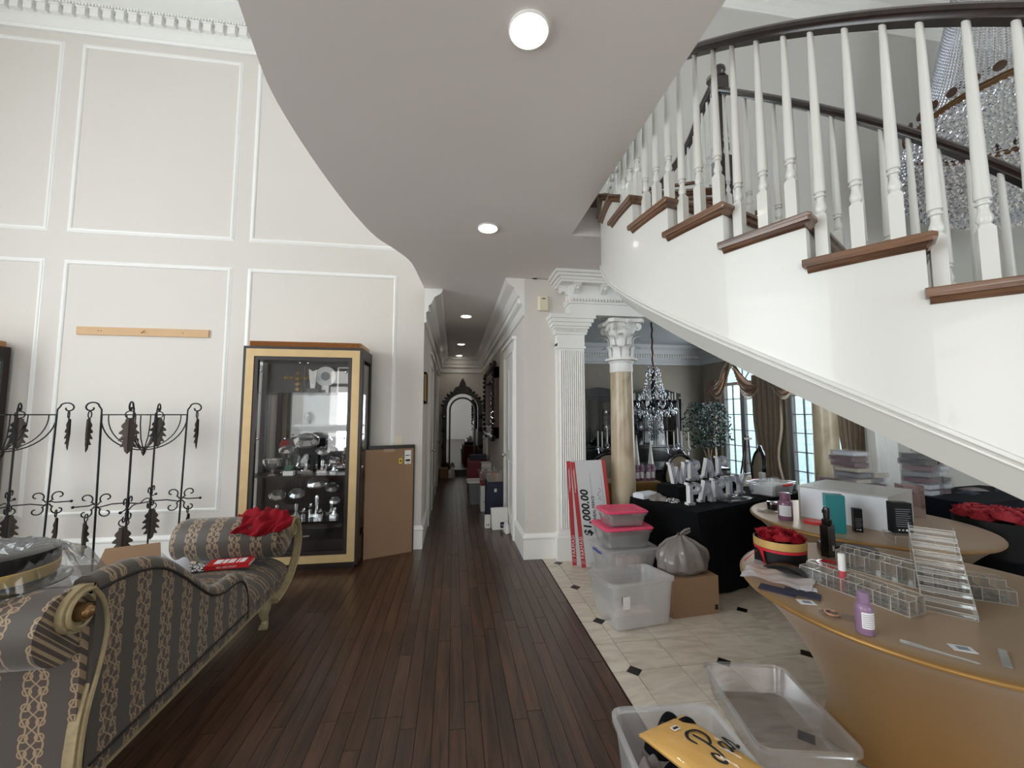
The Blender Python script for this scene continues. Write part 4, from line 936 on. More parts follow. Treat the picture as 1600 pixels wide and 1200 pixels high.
# ---------------------------------------------------------------- hall
M['navy'] = mat('navy_card', rgb(28, 34, 62), .6)
M['bin'] = clear('cloudy_plastic', (.99, .99, 1), facing=.3, haze=.26, hazecol=(1, 1, 1), rough=.25, maxg=.6)
M['binclear'] = clear('clear_plastic', (.98, .98, .99), facing=.3, haze=.15, hazecol=(1, 1, 1), rough=.15, maxg=.7)
M['pinklid'] = mat('pink_lid', rgb(222, 72, 110), .4)
M['carved'] = mat('carved_dark_wood', rgb(36, 26, 22), .35, .1, var=.4, scale=30, coat=.2)
M['carvedbrown'] = mat('carved_brown_wood', rgb(70, 48, 34), .4, .1, var=.45, scale=22)
M['grey_tub'] = mat('grey_tub_plastic', rgb(110, 112, 116), .5)
M['redbox'] = mat('dark_red_card', rgb(120, 32, 40), .6)
M['greenfilm'] = clear('green_film', (.8, .95, .88), facing=.5, haze=.3, hazecol=(.6, .75, .68), rough=.2)
M['trashbag'] = mat('grey_bag_plastic', rgb(122, 116, 112), .3, 0, var=.3, scale=9, coat=.3)
M['blackcloth'] = mat('black_tablecloth', rgb(9, 10, 13), .9, var=.15, scale=10, spec=.15)
M['bluehandle'] = mat('blue_plastic', rgb(44, 66, 140), .4)
t = thing('wall_picture', 'small gold-framed picture on the left hall wall', 'picture', (HL, 5.3, 1.94))
obj('frame', MB().box(0, .03, -.16, -.13, -.2, .2).box(0, .03, .13, .16, -.2, .2).box(0, .03, -.16, .16, .17, .2).box(0, .03, -.16, .16, -.2, -.17), mat('dull_gold', rgb(120, 98, 60), .4, .5), t); obj('print', MB().box(0, .015, -.13, .13, -.17, .17), 'carvedbrown', t)
# carved mirror on the right hall wall
t = thing('carved_wall_mirror', 'large carved dark wood mirror on the right hall wall', 'mirror', (HR, 8.15, 1.82))
L2, H2 = 1.05, .64
obj('frame', MB().box(-.09, 0, -L2, -L2+.2, -H2, H2).box(-.09, 0, L2-.2, L2, -H2, H2).box(-.09, 0, -L2, L2, H2-.2, H2).box(-.09, 0, -L2, L2, -H2, -H2+.2), 'carvedbrown', t)
kn = MB().ball((0, 0, 0), .05, 7, 5).mesh('carving')
r_ = random.Random(2)
for i in range(22):
    u = -L2+i*.1; 
    for z in (-H2+.02*r_.random(), H2+.05*r_.random()): put(obj('carving', kn, 'carved', t), (-.09, u, z), sc=(.9, .8+r_.random(), .7+r_.random()))
for i in range(13):
    z = -H2+i*.105
    for y in (-L2, L2): put(obj('carving', kn, 'carved', t), (-.10, y+.05*(1 if y < 0 else -1), z), sc=(1.0, .7+r_.random()*.8, .8+r_.random()*.6))
obj('crest', MB().prism_x([(-.35, H2), (-.25, H2+.1), (-.1, H2+.08), (0, H2+.2), (.1, H2+.08), (.25, H2+.1), (.35, H2)], -.08, -.02), 'carved', t)
obj('glass', MB().box(-.03, -.02, -L2+.15, L2-.15, -H2+.15, H2-.15), 'mirror', t)
# arched mirror at the end of the hall
t = thing('arched_mirror', 'tall arched mirror in carved black frame at the end of the hall', 'mirror', (.25, YE-.05, 0))
def arch_ring(ro, ri, zs, z0, y0, y1, n_=16):
    mb = MB(); o_ = [(-ro, z0)]+[(ro*cos(pi-pi*i/n_), zs+ro*sin(pi-pi*i/n_)) for i in range(n_+1)]+[(ro, z0)]
    i_ = [(-ri, z0)]+[(ri*cos(pi-pi*i/n_), zs+ri*sin(pi-pi*i/n_)) for i in range(n_+1)]+[(ri, z0)]
    for k in range(len(o_)-1): mb.prism_y([o_[k], o_[k+1], i_[k+1], i_[k]], y0, y1)
    return mb
obj('outer_frame', arch_ring(.53, .42, 1.75, .12, -.13, 0), 'carved', t); obj('inner_frame', arch_ring(.36, .315, 1.72, .12, -.11, 0), 'carved', t)
obj('glass', MB().prism_y([(-.43, .12), (.43, .12)]+[(.43*cos(pi*i/16), 1.75+.43*sin(pi*i/16)) for i in range(17)], -.03, -.02), 'mirror', t)
obj('pedestal', MB().box(-.58, .58, -.2, 0, 0, .14), 'carved', t)
cs_ = obj('crest', MB().prism_y([(-.26, 2.22), (-.2, 2.34), (-.1, 2.38), (-.07, 2.48), (0, 2.6), (.07, 2.48), (.1, 2.38), (.2, 2.34), (.26, 2.22)], -.14, -.03), 'carved', t)
for i in range(15):
    a = pi*(.06+.88*i/14); put(obj('carving', kn, 'carved', t), (.55*cos(a), -.11, 1.75+.55*sin(a)), sc=.6+.35*((i*7) % 3)/2)
for sx in (-1, 1):
    for z in (.3, .75, 1.2, 1.55): put(obj('carving', kn, 'carved', t), (sx*.5, -.13, z), sc=(1.1, .8, 1.5))
# things standing along the hall floor
def tub(x, y, z, w_, d_, h_, m_, lab, rz=0, cat='storage bin', name='storage_bin', grp=None, taper=.86, lid=None, handles=None, th=.004, lip=.02):
    t_ = thing(name, lab, cat, (x, y, z), rz, grp)
    a, b = w_/2, d_/2; ai, bi = a*taper, b*taper
    def ringp(p, q, zz, rd=.12):
        c_ = min(p, q)*rd*2; out = []
        for sx, sy, s0 in ((1, 1, 0), (-1, 1, 90), (-1, -1, 180), (1, -1, 270)):
            for k in range(4):
                an = R(s0+30*k); out.append((sx*(p-c_)+c_*cos(an), sy*(q-c_)+c_*sin(an), zz))
        return out
    rings = [ringp(ai-th, bi-th, th), ringp(a-th, b-th, h_), ringp(a+lip*.6, b+lip*.6, h_), ringp(a+lip*.6, b+lip*.6, h_-lip), ringp(a, b, h_-lip), ringp(ai, bi, 0)]
    n_ = 16; mb = MB(); mb.add([p for r2 in rings for p in r2], [(i*n_+j, i*n_+(j+1) % n_, (i+1)*n_+(j+1) % n_, (i+1)*n_+j) for i in range(len(rings)-1) for j in range(n_)]+[tuple(range(n_)), tuple(5*n_+j for j in range(n_-1, -1, -1))])
    obj('tub', mb, m_, t_, True)
    if lid:
        lr = [ringp(a+lip*.9, b+lip*.9, h_+.001), ringp(a+lip*1.0, b+lip*1.0, h_+.012), ringp(a+lip*.5, b+lip*.5, h_+.022), ringp(a-.03, b-.03, h_+.022), ringp(a-.035, b-.035, h_+.017)]
        lm = MB(); lm.add([p for r2 in lr for p in r2], [(i*n_+j, i*n_+(j+1) % n_, (i+1)*n_+(j+1) % n_, (i+1)*n_+j) for i in range(len(lr)-1) for j in range(n_)]+[tuple(range(n_-1, -1, -1)), tuple((len(lr)-1)*n_+j for j in range(n_))])
        obj('lid', lm, lid, t_, True)
    if handles:
        for sx in (-1, 1): obj('handle', MB().tube([(sx*a*.99, -.07, h_-.03), (sx*(a+.025), -.05, h_-.02), (sx*(a+.03), 0, h_-.012), (sx*(a+.025), .05, h_-.02), (sx*a*.99, .07, h_-.03)], .009, 6), handles, t_, True)
    return t_
def carton(name, lab, cat, x, y, z, w_, d_, h_, m_, rz=0, grp=None):
    t_ = thing(name, lab, cat, (x, y, z), rz, grp); obj('carton', MB().bev(-w_/2, w_/2, -d_/2, d_/2, 0, h_, .002), m_, t_); return t_
t = thing('paper_bag', 'white paper bag with navy label on the hall floor', 'bag', (.665, 5.74, 0), R(6))
obj('bag', MB().add([(-.11, -.05, 0), (.11, -.05, 0), (.11, .05, 0), (-.11, .05, 0), (-.125, -.02, .29), (.115, -.02, .29), (.115, .03, .29), (-.125, .03, .29)], [(3,2,1,0),(0,1,5,4),(1,2,6,5),(2,3,7,6),(3,0,4,7)]), 'paper', t)
obj('label', MB().add([(.0, -.0505, .02), (.08, -.0505, .02), (.08, -.044, .1), (.0, -.044, .1)], [(0, 1, 2, 3)]), 'navy', t)
obj('label_print', MB().box(.015, .065, -.0505, -.0485, .055, .063), 'paper', t)
obj('handle', MB().tube([(-.05, -.02, .28), (-.045, -.028, .24), (0, -.034, .22), (.04, -.028, .24), (.05, -.02, .28)], .004, 5), 'paper', t, True)
c_ = carton('small_white_box', 'small white box left of the white paper bag', 'box', .50, 5.83, 0, .08, .08, .17, 'paper'); obj('print', MB().box(-.02, -.008, -.0408, -.04, .03, .055).box(.008, .02, -.0408, -.04, .03, .055), 'ink', c_)
cloth_pile('crumpled_bag', 'crumpled white plastic bag between paper bag and door casing', 'bag', (.745, 5.55, 0), .045, .09, .17, 'paper', 12)
c_ = carton('navy_box', 'tall navy box carrying a clear bin in the hall', 'box', .655, 6.38, 0, .27, .34, .56, 'navy'); obj('lid', MB().bev(-.14, .14, -.175, .175, .54, .565, .003), 'navy', c_); obj('latch', MB().box(-.02, .02, -.178, -.17, .42, .47), 'chrome', c_)
tub(.655, 6.36, .567, .29, .34, .14, 'binclear', 'clear bin with green bag on top of the navy box')
cloth_pile('green_bag', 'pale green plastic bag bulging out of the clear bin on the navy box', 'bag', (.665, 6.40, .60), .10, .12, .2, 'greenfilm', 8)
carton('kraft_carton', 'small brown carton in the clear bin on the navy box', 'box', .65, 6.26, .575, .14, .08, .14, 'cardboard')
c_ = carton('tall_white_box', 'tall white box with red top behind the navy box', 'box', .55, 6.9, 0, .16, .26, .42, 'paper'); obj('top', MB().bev(-.082, .082, -.132, .132, .42, .47, .003), 'redbox', c_); obj('print', MB().box(-.03, .03, -.1308, -.13, .145, .16), 'ink', c_)
tub(.45, 7.5, 0, .34, .42, .38, 'grey_tub', 'grey lidded tub with white lid along the right hall wall', lid='paper')
tub(.62, 7.55, .405, .28, .4, .16, 'binclear', 'clear bin of red and white packages on the grey tub')
cloth_pile('red_packages', 'red and white packages heaped in the clear bin on the grey tub', 'package', (.62, 7.55, .42), .12, .17, .17, 'red_cloth', 21)
carton('dark_red_box', 'dark red carton farther down the hall', 'box', .44, 8.55, 0, .26, .4, .62, 'redbox'); carton('white_printed_box', 'white printed carton beside the dark red carton', 'box', .69, 8.5, 0, .2, .4, .6, 'paper')
carton('navy_lidded_box', 'navy box set on top of the red carton far down the hall', 'box', .55, 8.95, .62, .36, .3, .1, 'navy')
obj_ = carton('dark_red_box', 'dark red carton under the navy lidded box near the arched mirror', 'box', .55, 9.1, 0, .42, .5, .62, 'redbox')
carton('kraft_carton', 'low brown carton at the foot of the arched mirror', 'box', -.22, 10.5, 0, .22, .3, .24, 'cardboard', R(5))
cloth_pile('white_bag', 'white plastic bag beside the low brown carton down the hall', 'bag', (-.02, 10.5, 0), .1, .14, .3, 'paper', 31)
# ---------------------------------------------------------------- oversized cheques leaning on the pilaster
M['chq_grey'] = mat('pale_grey_board', rgb(206, 207, 210), .5, var=.01); M['chq_red'] = mat('brick_red_print', rgb(180, 58, 62), .5)
def cheque(x, y, lean, roll, lab, full):
    t_ = thing('oversized_cheque', lab, 'cheque', (x, y, 0), 0, 'oversized cheques'); t_.rotation_euler = (-lean, roll, 0)
    w_, h_ = .395, 1.09
    obj('board', MB().box(0, w_, 0, .006, 0, h_), 'chq_grey', t_)
    obj('red_border', MB().box(0, .048, -.0006, 0, 0, h_).box(w_-.04, w_, -.0006, 0, 0, h_), 'chq_red', t_)
    rt = (R(90), R(-90), 0)
    lettering('// FARMASI', .05, 'paper', t_, (.025, -.0012, .17), rt, space=1.15)
    obj('small_print', MB().box(.018, .022, -.0012, -.0006, .76, 1.0).box(.028, .031, -.0012, -.0006, .80, 1.02), 'paper', t_)
    if full:
        lettering('$1,000.00', .118, 'ink', t_, (.118, -.0012, .54), rt, space=1.02, shear=.22, bold=.0035)
        lettering('KARLA NEAL PIERCE', .042, 'ink', t_, (.205, -.0012, .52), rt, bold=.0006)
        obj('small_print', MB().box(.278, .282, -.0012, -.0006, .12, .34).box(.288, .291, -.0012, -.0006, .12, .3), 'ink', t_)
        obj('rule', MB().box(.2, .2015, -.0012, -.0006, .7, .95).box(.325, .3265, -.0012, -.0006, .62, .92), 'ink', t_)
        obj('signature', MB().tube([(.31, -.001, .66), (.27, -.001, .68), (.3, -.001, .70), (.26, -.001, .72), (.285, -.001, .745), (.31, -.001, .76), (.285, -.001, .79)], .0022, 4), 'ink', t_)
        lettering('FARMASI', .03, 'paper', t_, (w_-.02, -.0012, .3), rt, space=1.15)
    return t_
cheque(1.352, 4.175, R(8.0), R(-3.4), 'front oversized red and grey cheque reading one thousand dollars', True)
cheque(1.275, 4.25, R(5.0), R(-1.6), 'rear oversized cheque showing only its red left border', False)
# ---------------------------------------------------------------- plastic bins on the marble floor
b_ = tub(1.42, 3.12, 0, .54, .40, .33, 'bin', 'large open empty clear bin on the marble floor', R(8), lip=.025)
obj('label', MB().box(-.2, -.14, -.195, -.1935, .17, .26), 'paper', b_); b_.children[-1].rotation_euler = (R(-5), 0, 0)
obj('label_print', MB().box(-.195, -.145, -.1965, -.195, .18, .235), 'navy', b_.children[-1])
tub(1.545, 3.56, 0, .48, .36, .20, 'bin', 'lowest clear bin of the stack behind the open bin', R(6), lid='bin', handles='bin')
b_ = tub(1.545, 3.56, .223, .49, .36, .19, 'bin', 'clear bin with blue handles, second from the bottom of the stack', R(5), lid='bin', handles='bluehandle')
rl = MB().cyl((0, 0, 0), (0, 0, .11), .032, n=12).mesh('roll', True)
for i in range(5): tag(put(obj('pink_roll', rl, mat('pale_pink', rgb(222, 190, 180), .6) if i == 0 else bpy.data.materials['pale_pink']), (1.48+.055*i, 3.50+.02*(i % 2), .229)), ('leftmost', 'second', 'middle', 'fourth', 'rightmost')[i]+' pale pink roll in the blue-handled clear bin', 'roll', 'rolls in the blue-handled bin')
tub(1.53, 3.555, .437, .43, .33, .155, 'binclear', 'grey-tinted bin with large pink lid in the stack', R(4), lid='pinklid')
carton('dark_pouch', 'dark contents lying in the bin under the large pink lid', 'pouch', 1.53, 3.555, .443, .32, .22, .09, 'grey_tub', R(4))
tub(1.53, 3.55, .615, .36, .26, .115, 'binclear', 'small bin with pink lid on top of the stack', R(2), lid='pinklid')
carton('mauve_boxes', 'mauve boxes inside the topmost pink-lidded bin', 'box', 1.51, 3.54, .621, .2, .16, .07, 'cloth_mauve', R(2))
# cardboard carton with tied bag
c_ = carton('brown_carton', 'brown cardboard carton under the tied grey bag', 'box', 1.93, 3.20, 0, .42, .26, .295, 'cardboard', R(5))
obj('mark', MB().box(.17, .2, -.1308, -.13, .03, .07), 'ink', c_)
t = thing('tied_bag', 'tied translucent grey plastic bag on the brown carton', 'bag', (1.91, 3.22, .295))
r_ = random.Random(11); ph = [r_.random()*6.28 for _ in range(6)]
def bagf(u, v):
    a = 2*pi*u; pr_ = [(0, .02), (.15, .0), (.205, .04), (.215, .11), (.19, .19), (.12, .245), (.05, .275), (.024, .295), (.03, .305)]
    k = v*(len(pr_)-1); i = min(int(k), len(pr_)-2); q = k-i; r0 = pr_[i][0]*(1-q)+pr_[i+1][0]*q; z0 = pr_[i][1]*(1-q)+pr_[i+1][1]*q
    w2 = 1+.05*sin(3*a+ph[0])+.09*v*sin(9*a+ph[1]+3*v)+.07*v*sin(17*a+ph[2]+5*v)+.03*sin(7*v*3+5*a)
    return (r0*w2*cos(a), r0*w2*.75*sin(a), max(.001, z0+.008*sin(7*a+ph[3])*(1 if v > .2 else 0)))
obj('sack', MB().grid(bagf, 60, 24, closed_u=True), 'trashbag', t, True)
obj('knot', MB().tube([(0, 0, .29), (.0, -.01, .31), (.03, -.015, .335), (.075, -.01, .345), (.085, 0, .325), (.06, .005, .305), (.02, .005, .298)], .011, 6), 'trashbag', t, True)
# ---------------------------------------------------------------- black-draped folding table with letters
def draped_table(x, y, rz, Lx, Ly, top, lab_t, lab_c, floor_z=.015, seed=1, m_='blackcloth'):
    t_ = thing('folding_table', lab_t, 'table', (x, y, 0), rz)
    obj('tabletop', MB().box(0, Lx, 0, Ly, top-.035, top-.006), 'grey_tub', t_)
    for px in (.15, Lx-.15):
        for py in (.1, Ly-.1): obj('leg', MB().cyl((px, py, 0), (px, py, top-.03), .015), 'grey_tub', t_)
    r_ = random.Random(seed); per = 2*(Lx+Ly); n_ = int(per/.035); ph_ = [r_.random()*6.28 for _ in range(5)]; e = .012
    def pt(s):
        s %= per
        if s < Lx: return (s, -e, 0, -1)
        s -= Lx
        if s < Ly: return (Lx+e, s, 1, 0)
        s -= Ly
        if s < Lx: return (Lx-s, Ly+e, 0, 1)
        s -= Lx; return (-e, Ly-s, -1, 0)
    def fn(u, v):
        s = per*u; px, py, nx, ny = pt(s); zz = top-(top-floor_z)*v
        c_ = min(abs(s-q) for q in (0, Lx, Lx+Ly, 2*Lx+Ly, per)); cf = max(0, 1-c_/.2)
        d = v*(.02+.022*sin(s*13+ph_[0])+.015*sin(s*23+ph_[1])+.07*cf*abs(v)**.5)
        qx = px+nx*d; qy = py+ny*d
        if cf > 0: qx += (px-Lx/2)/(Lx/2)*.05*cf*v; qy += (py-Ly/2)/(Ly/2)*.05*cf*v
        return (qx, qy, zz)
    mb = MB(); mb.grid(fn, n_, 8, closed_u=True)
    mb.add([fn(i/n_, 0) for i in range(n_)], [tuple(range(n_))])
    c2 = obj('tablecloth', mb, m_, None, True); put(c2, (x, y, 0), rz); tag(c2, lab_c, 'tablecloth'); return t_
A30 = R(22); E1 = Vector((cos(A30), sin(A30), 0)); E2 = Vector((-sin(A30), cos(A30), 0)); T0 = Vector((2.10, 3.28, 0))
def on(e1, e2, z=.756): v = T0+E1*e1+E2*e2; return (v.x, v.y, z)
draped_table(T0.x, T0.y, A30, 1.83, .76, .755, 'folding table hidden under the black cloth beside the marble column', 'black cloth draped to the floor over the letter table')
o = obj('display_riser', MB().bev(0, 1.35, 0, .24, 0, .145, .01), 'blackcloth'); put(o, on(.22, .335), A30+R(8)); tag(o, 'low black cloth-covered riser under the back row of letters', 'riser')
M['letter_front'] = mat('marbled_letter_face', rgb(146, 148, 160), .6, var=.42, scale=42); M['letter_side'] = mat('white_letter_side', rgb(232, 232, 232), .5)
def block_letter(ch_, h_):
    """slab-serif block letter; strokes as boxes and prisms in x,z, extruded along y"""
    mb = MB(); w_ = .034; d0, d1 = -.028, .028
    def seg(x0, z0, x1, z1, wd_=w_): mb.prism_y([(x0-wd_/2, z0), (x0+wd_/2, z0), (x1+wd_/2, z1), (x1-wd_/2, z1)] if z1 > z0 else [(x1-wd_/2, z1), (x1+wd_/2, z1), (x0+wd_/2, z0), (x0-wd_/2, z0)], d0, d1)
    def bar(x0, x1, z0, z1): mb.prism_y([(x0, z0), (x1, z0), (x1, z1), (x0, z1)], d0, d1)
    def bowl(x, z, rx, rz, t_):
        n_ = 8
        for i in range(n_):
            a, b = -pi/2+pi*i/n_, -pi/2+pi*(i+1)/n_
            mb.prism_y([(x+(rx-t_)*cos(a), z+(rz-t_)*sin(a)), (x+rx*cos(a), z+rz*sin(a)), (x+rx*cos(b), z+rz*sin(b)), (x+(rx-t_)*cos(b), z+(rz-t_)*sin(b))], d0, d1)
    s = .022; H_ = h_
    if ch_ == 'P':
        bar(-.055, -.02, 0, H_); bar(-.075, .0, 0, s); bar(-.075, -.0, H_-s, H_); bar(-.02, .02, H_-.032, H_); bar(-.02, .02, H_*.48, H_*.48+.03); bowl(.015, H_*.74, .06, H_*.26, .032)
    if ch_ == 'R':
        bar(-.055, -.02, 0, H_); bar(-.075, .0, 0, s); bar(-.075, -.0, H_-s, H_); bar(-.02, .015, H_-.032, H_); bar(-.02, .015, H_*.48, H_*.48+.03); bowl(.012, H_*.74, .055, H_*.26, .032); seg(.055, 0, .005, H_*.5); bar(.035, .09, 0, s)
    if ch_ == 'A':
        seg(-.06, 0, -.008, H_); seg(.06, 0, .008, H_); bar(-.04, .04, H_*.3, H_*.3+.028); bar(-.088, -.035, 0, s); bar(.035, .088, 0, s); bar(-.03, .03, H_-s, H_)
    if ch_ == 'T':
        bar(-.018, .018, 0, H_); bar(-.08, .08, H_-.03, H_); bar(-.08, -.06, H_-.06, H_); bar(.06, .08, H_-.06, H_); bar(-.045, .045, 0, s)
    if ch_ == 'Y':
        bar(-.018, .018, 0, H_*.5); seg(0, H_*.42, -.058, H_); seg(0, H_*.42, .058, H_); bar(-.085, -.03, H_-s, H_); bar(.03, .085, H_-s, H_); bar(-.045, .045, 0, s)
    if ch_ == 'W':
        seg(-.045, 0, -.085, H_); seg(-.045, 0, 0, H_*.8); seg(.045, 0, 0, H_*.8); seg(.045, 0, .085, H_); bar(-.11, -.06, H_-s, H_); bar(.06, .11, H_-s, H_)
    me = mb.mesh('letter'); me.materials.append(M['letter_side']); me.materials.append(M['letter_front'])
    for p in me.polygons: p.material_index = 1 if p.normal.y < -.9 else 0
    return me
for i, (c_, w_) in enumerate(zip('PARTY', ('leftmost', 'second', 'middle', 'fourth', 'rightmost'))):
    o = obj('block_letter', block_letter(c_, .205), None); put(o, on(.245+.228*i, .20+.022*i), R(4)); tag(o, 'grey marbled block letter %s, %s of the front row of letters' % (c_, w_), 'letter', 'marquee letters')
for i, (c_, w_) in enumerate(zip('WRAP', ('leftmost', 'second', 'third', 'rightmost'))):
    o = obj('block_letter', block_letter(c_, .215), None); put(o, on(.37+.318*i, .46+.045*i, .903), R(4)); tag(o, 'grey marbled block letter %s, %s of the back row on the riser' % (c_, w_), 'letter', 'marquee letters')
cloth_pile('zip_pouch', 'grey plastic pouch bundle at the left end of the black table', 'pouch', on(.13, .50), .10, .08, .07, 'trashbag', 41, A30)
o = obj('folded_towel', MB().bev(-.12, .12, -.07, .07, 0, .05, .015), 'whitecloth'); put(o, on(.13, .66), A30); o.location.z = .757; tag(o, 'white folded towel behind the grey pouch bundle', 'towel')
cloth_pile('patterned_bag', 'black and white patterned bag on the corner of the black table', 'bag', on(.16, .36), .06, .05, .05, 'bwcloth', 44)
def film_sheet(u, v): return ((u-.5)*.5, (v-.5)*.22, .006+.008*sin(9*u+5*v)+.006*sin(17*v-6*u))
o = obj('plastic_film', MB().grid(film_sheet, 16, 8), 'film', None, True); put(o, on(.78, .13), A30); o.location.z = .765; tag(o, 'clear plastic film lying flat on the black table', 'film')
b_ = tub(3.39, 3.92, .757, .44, .28, .13, 'binclear', 'clear bin with red handles beside the letters', A30, lid=None, handles=None)
for y_ in (-.158, .158):
    obj('handle', MB().tube([(-.08, y_, .115), (-.06, y_*1.12, .118), (0, y_*1.15, .12), (.06, y_*1.12, .118), (.08, y_, .115)], .012, 6), 'bookred', b_, True)
cd = MB().box(-.002, .002, -.095, .095, 0, .095).mesh('envelope')
for i in range(24): tag(put(obj('white_card', cd, 'paper'), (3.39+E1.x*(-.165+i*.0144), 3.92+E1.y*(-.165+i*.0144), .765), A30), 'white card filed upright in the red-handled clear bin', 'card', 'cards in the red-handled bin')
# ---------------------------------------------------------------- gold spandex round tables
M['gold'] = mat('gold_spandex', rgb(150, 112, 58), .4, .5, var=.06, scale=4, bump=.02, bscale=400, sheen=.2)
def gold_table(x, y, lab_t, lab_c, rz):
    t_ = thing('round_table', lab_t, 'table', (x, y, 0), rz)
    obj('tabletop', MB().lathe([(.001, .715), (.72, .715), (.725, .73), (.72, .74), (.001, .74)], 48, cap=False), 'grey_tub', t_)
    for i in range(4): a = pi/4+i*pi/2; obj('leg', MB().cyl((.36*cos(a), .36*sin(a), .0), (.3*cos(a), .3*sin(a), .72), .014), 'grey_tub', t_)
    def fn(u, v):
        a = 2*pi*u; leg = (.5+.5*cos(4*(a-pi/4)))**1.6
        z = .742*(1-v); k = v
        waist = .755-.40*sin(min(1, k*1.0)*pi/2)**.8             # between the feet the fabric pulls in
        foot = .755-.37*sin(min(1, k*1.15)*pi/2)**.85+.05*max(0, k-.75)*4
        r_ = waist*(1-leg*k)+foot*leg*k
        z0 = z+(1-leg)*.02*k**6
        return (r_*cos(a), r_*sin(a), z0)
    mb = MB(); mb.grid(fn, 96, 18, closed_u=True)
    mb.lathe([(.001, .7555), (.70, .7555), (.744, .7552), (.754, .7515), (.758, .745), (.757, .738), (.752, .732)], 96, cap=False)
    o = obj('spandex_cover', mb, 'gold', None, True); put(o, (x, y, 0), rz); tag(o, lab_c, 'table cover', 'gold table covers')
gold_table(2.225, 1.675, 'round table nearest the viewer under gold spandex', 'gold spandex cover on the nearest round table', R(12))
gold_table(3.25, 2.86, 'round table with the white box on it, under gold spandex', 'gold spandex cover on the round table with the white box', R(0))
TZ = .7565
# hat box of red roses
M['rose'] = mat('red_rose', rgb(158, 22, 38), .6, var=.3, scale=20); M['hatbox'] = mat('black_box', rgb(12, 13, 16), .5, spec=.3); M['ribgold'] = mat('gold_ribbon', rgb(196, 160, 96), .4, .2); M['ribred'] = mat('red_ribbon', rgb(190, 30, 44), .4)
def rose_mesh(r_, seed):
    mb = MB(); q = random.Random(seed)
    for k in range(4):
        rr_ = r_*(.25+.25*k); n_ = 3+k*2
        for i in range(n_):
            a = 2*pi*i/n_+k*.7; 
            def fn(u, v, a=a, rr_=rr_, k=k):
                b = a+(u-.5)*2*pi/n_*1.35; rad = rr_*(.75+.25*v+.1*v*v*sin(pi*u)); return (rad*cos(b), rad*sin(b), r_*(.05+(.95-.12*k)*v*(.7+.3*sin(pi*u))))
            mb.grid(fn, 4, 3)
    return mb.mesh('rose', True)
def rose_box(x, y, z, r_, h_, lab, m2='hatbox', mr='rose', band=True, tall=1.0, nr=6):
    t_ = thing('rose_box', lab, 'flower box', (x, y, z))
    obj('box', MB().lathe([(.001, 0), (r_, 0), (r_, h_), (r_*.96, h_), (r_*.95, h_*.9), (.001, h_*.9)], 36, cap=False), m2, t_, True)
    if band:
        obj('gold_band', MB().lathe([(r_*1.005, h_*.70), (r_*1.02, h_*.71), (r_*1.02, h_*1.01), (r_*1.0, h_*1.02)], 36, cap=False), 'ribgold', t_, True)
        obj('red_ribbon', MB().lathe([(r_*1.005, h_*.58), (r_*1.015, h_*.59), (r_*1.015, h_*.68), (r_*1.005, h_*.69)], 36, cap=False), 'ribred', t_, True)
        obj('ribbon_tail', MB().add([(-r_*1.0, .0, h_*.64), (-r_*1.05, .0, h_*.6), (-r_*1.6, .03, .004), (-r_*1.5, .05, .004), (-r_*1.0, .01, h_*.62), (-r_*1.03, -.03, h_*.58), (-r_*1.25, -.06, .004), (-r_*1.12, -.06, .004)], [(0,1,2,3),(4,5,6,7)]), 'ribred', t_)
    rm = rose_mesh(r_*(.40 if nr == 6 else .30), 3)
    for i in range(nr+1+(0 if nr == 6 else 4)):
        a = i*2*pi/nr if i < nr else i*pi/2; d = (0 if i == nr else r_*.32) if (i >= nr) else r_*(.58 if nr == 6 else .72)
        o_ = obj('rose', rm, mr, t_, True); put(o_, (d*cos(a), d*sin(a), h_*.98+(.012 if i == 6 else 0)), rot=(R(14)*-sin(a)*(d > 0), R(14)*cos(a)*(d > 0), a*2.3))
    return t_
rose_box(1.87, 2.12, TZ, .128, .135, 'black hat box of red roses with gold band on the near gold table')
# bottles
M['mauvejar'] = mat('mauve_bottle', rgb(120, 82, 104), .25, coat=.3); M['lilac'] = mat('lilac_bottle', rgb(136, 108, 138), .35, coat=.2); M['labelw'] = mat('bottle_label', rgb(226, 224, 226), .6)
def bottle(x, y, z, r_, h_, lab, m1, cap_m, rz=0, neck=.62, capr=.72):
    t_ = thing('supplement_bottle', lab, 'bottle', (x, y, z), rz)
    bh = h_*.76
    obj('body', MB().lathe([(.001, 0), (r_*.92, 0), (r_, r_*.12), (r_, bh*.78), (r_*.93, bh*.88), (r_*neck, bh*.97), (r_*neck, bh), (.001, bh)], 28, cap=False), m1, t_, True)
    obj('cap', MB().lathe([(r_*capr, bh*.99), (r_*capr*1.02, bh+.004), (r_*capr, h_*.985), (r_*capr*.9, h_), (.001, h_)], 24, cap=False), cap_m, t_, True)
    lb_ = obj('label', MB().grid(lambda u, v: (r_*1.008*cos(R(200)+R(100)*u), r_*1.008*sin(R(200)+R(100)*u), bh*(.22+.5*v)), 12, 1), 'labelw', t_, True)
    ln = MB()
    for k in range(7): ln.grid(lambda u, v, k=k: (r_*1.014*cos(R(206)+R(82)*u), r_*1.014*sin(R(206)+R(82)*u), bh*(.27+.062*k)+.0022*v), 8, 1)
    obj('label_text', ln, mat('grey_print', rgb(120, 116, 124), .6), lb_)
    return t_
bottle(1.592, 1.405, TZ, .029, .155, 'lilac plastic bottle standing at the edge of the near gold table', 'lilac', 'lilac', R(5), capr=.70)
bottle(2.665, 2.945, TZ, .052, .215, 'mauve supplement bottle left of the white box on the far gold table', 'mauvejar', 'mauvejar', R(-25))
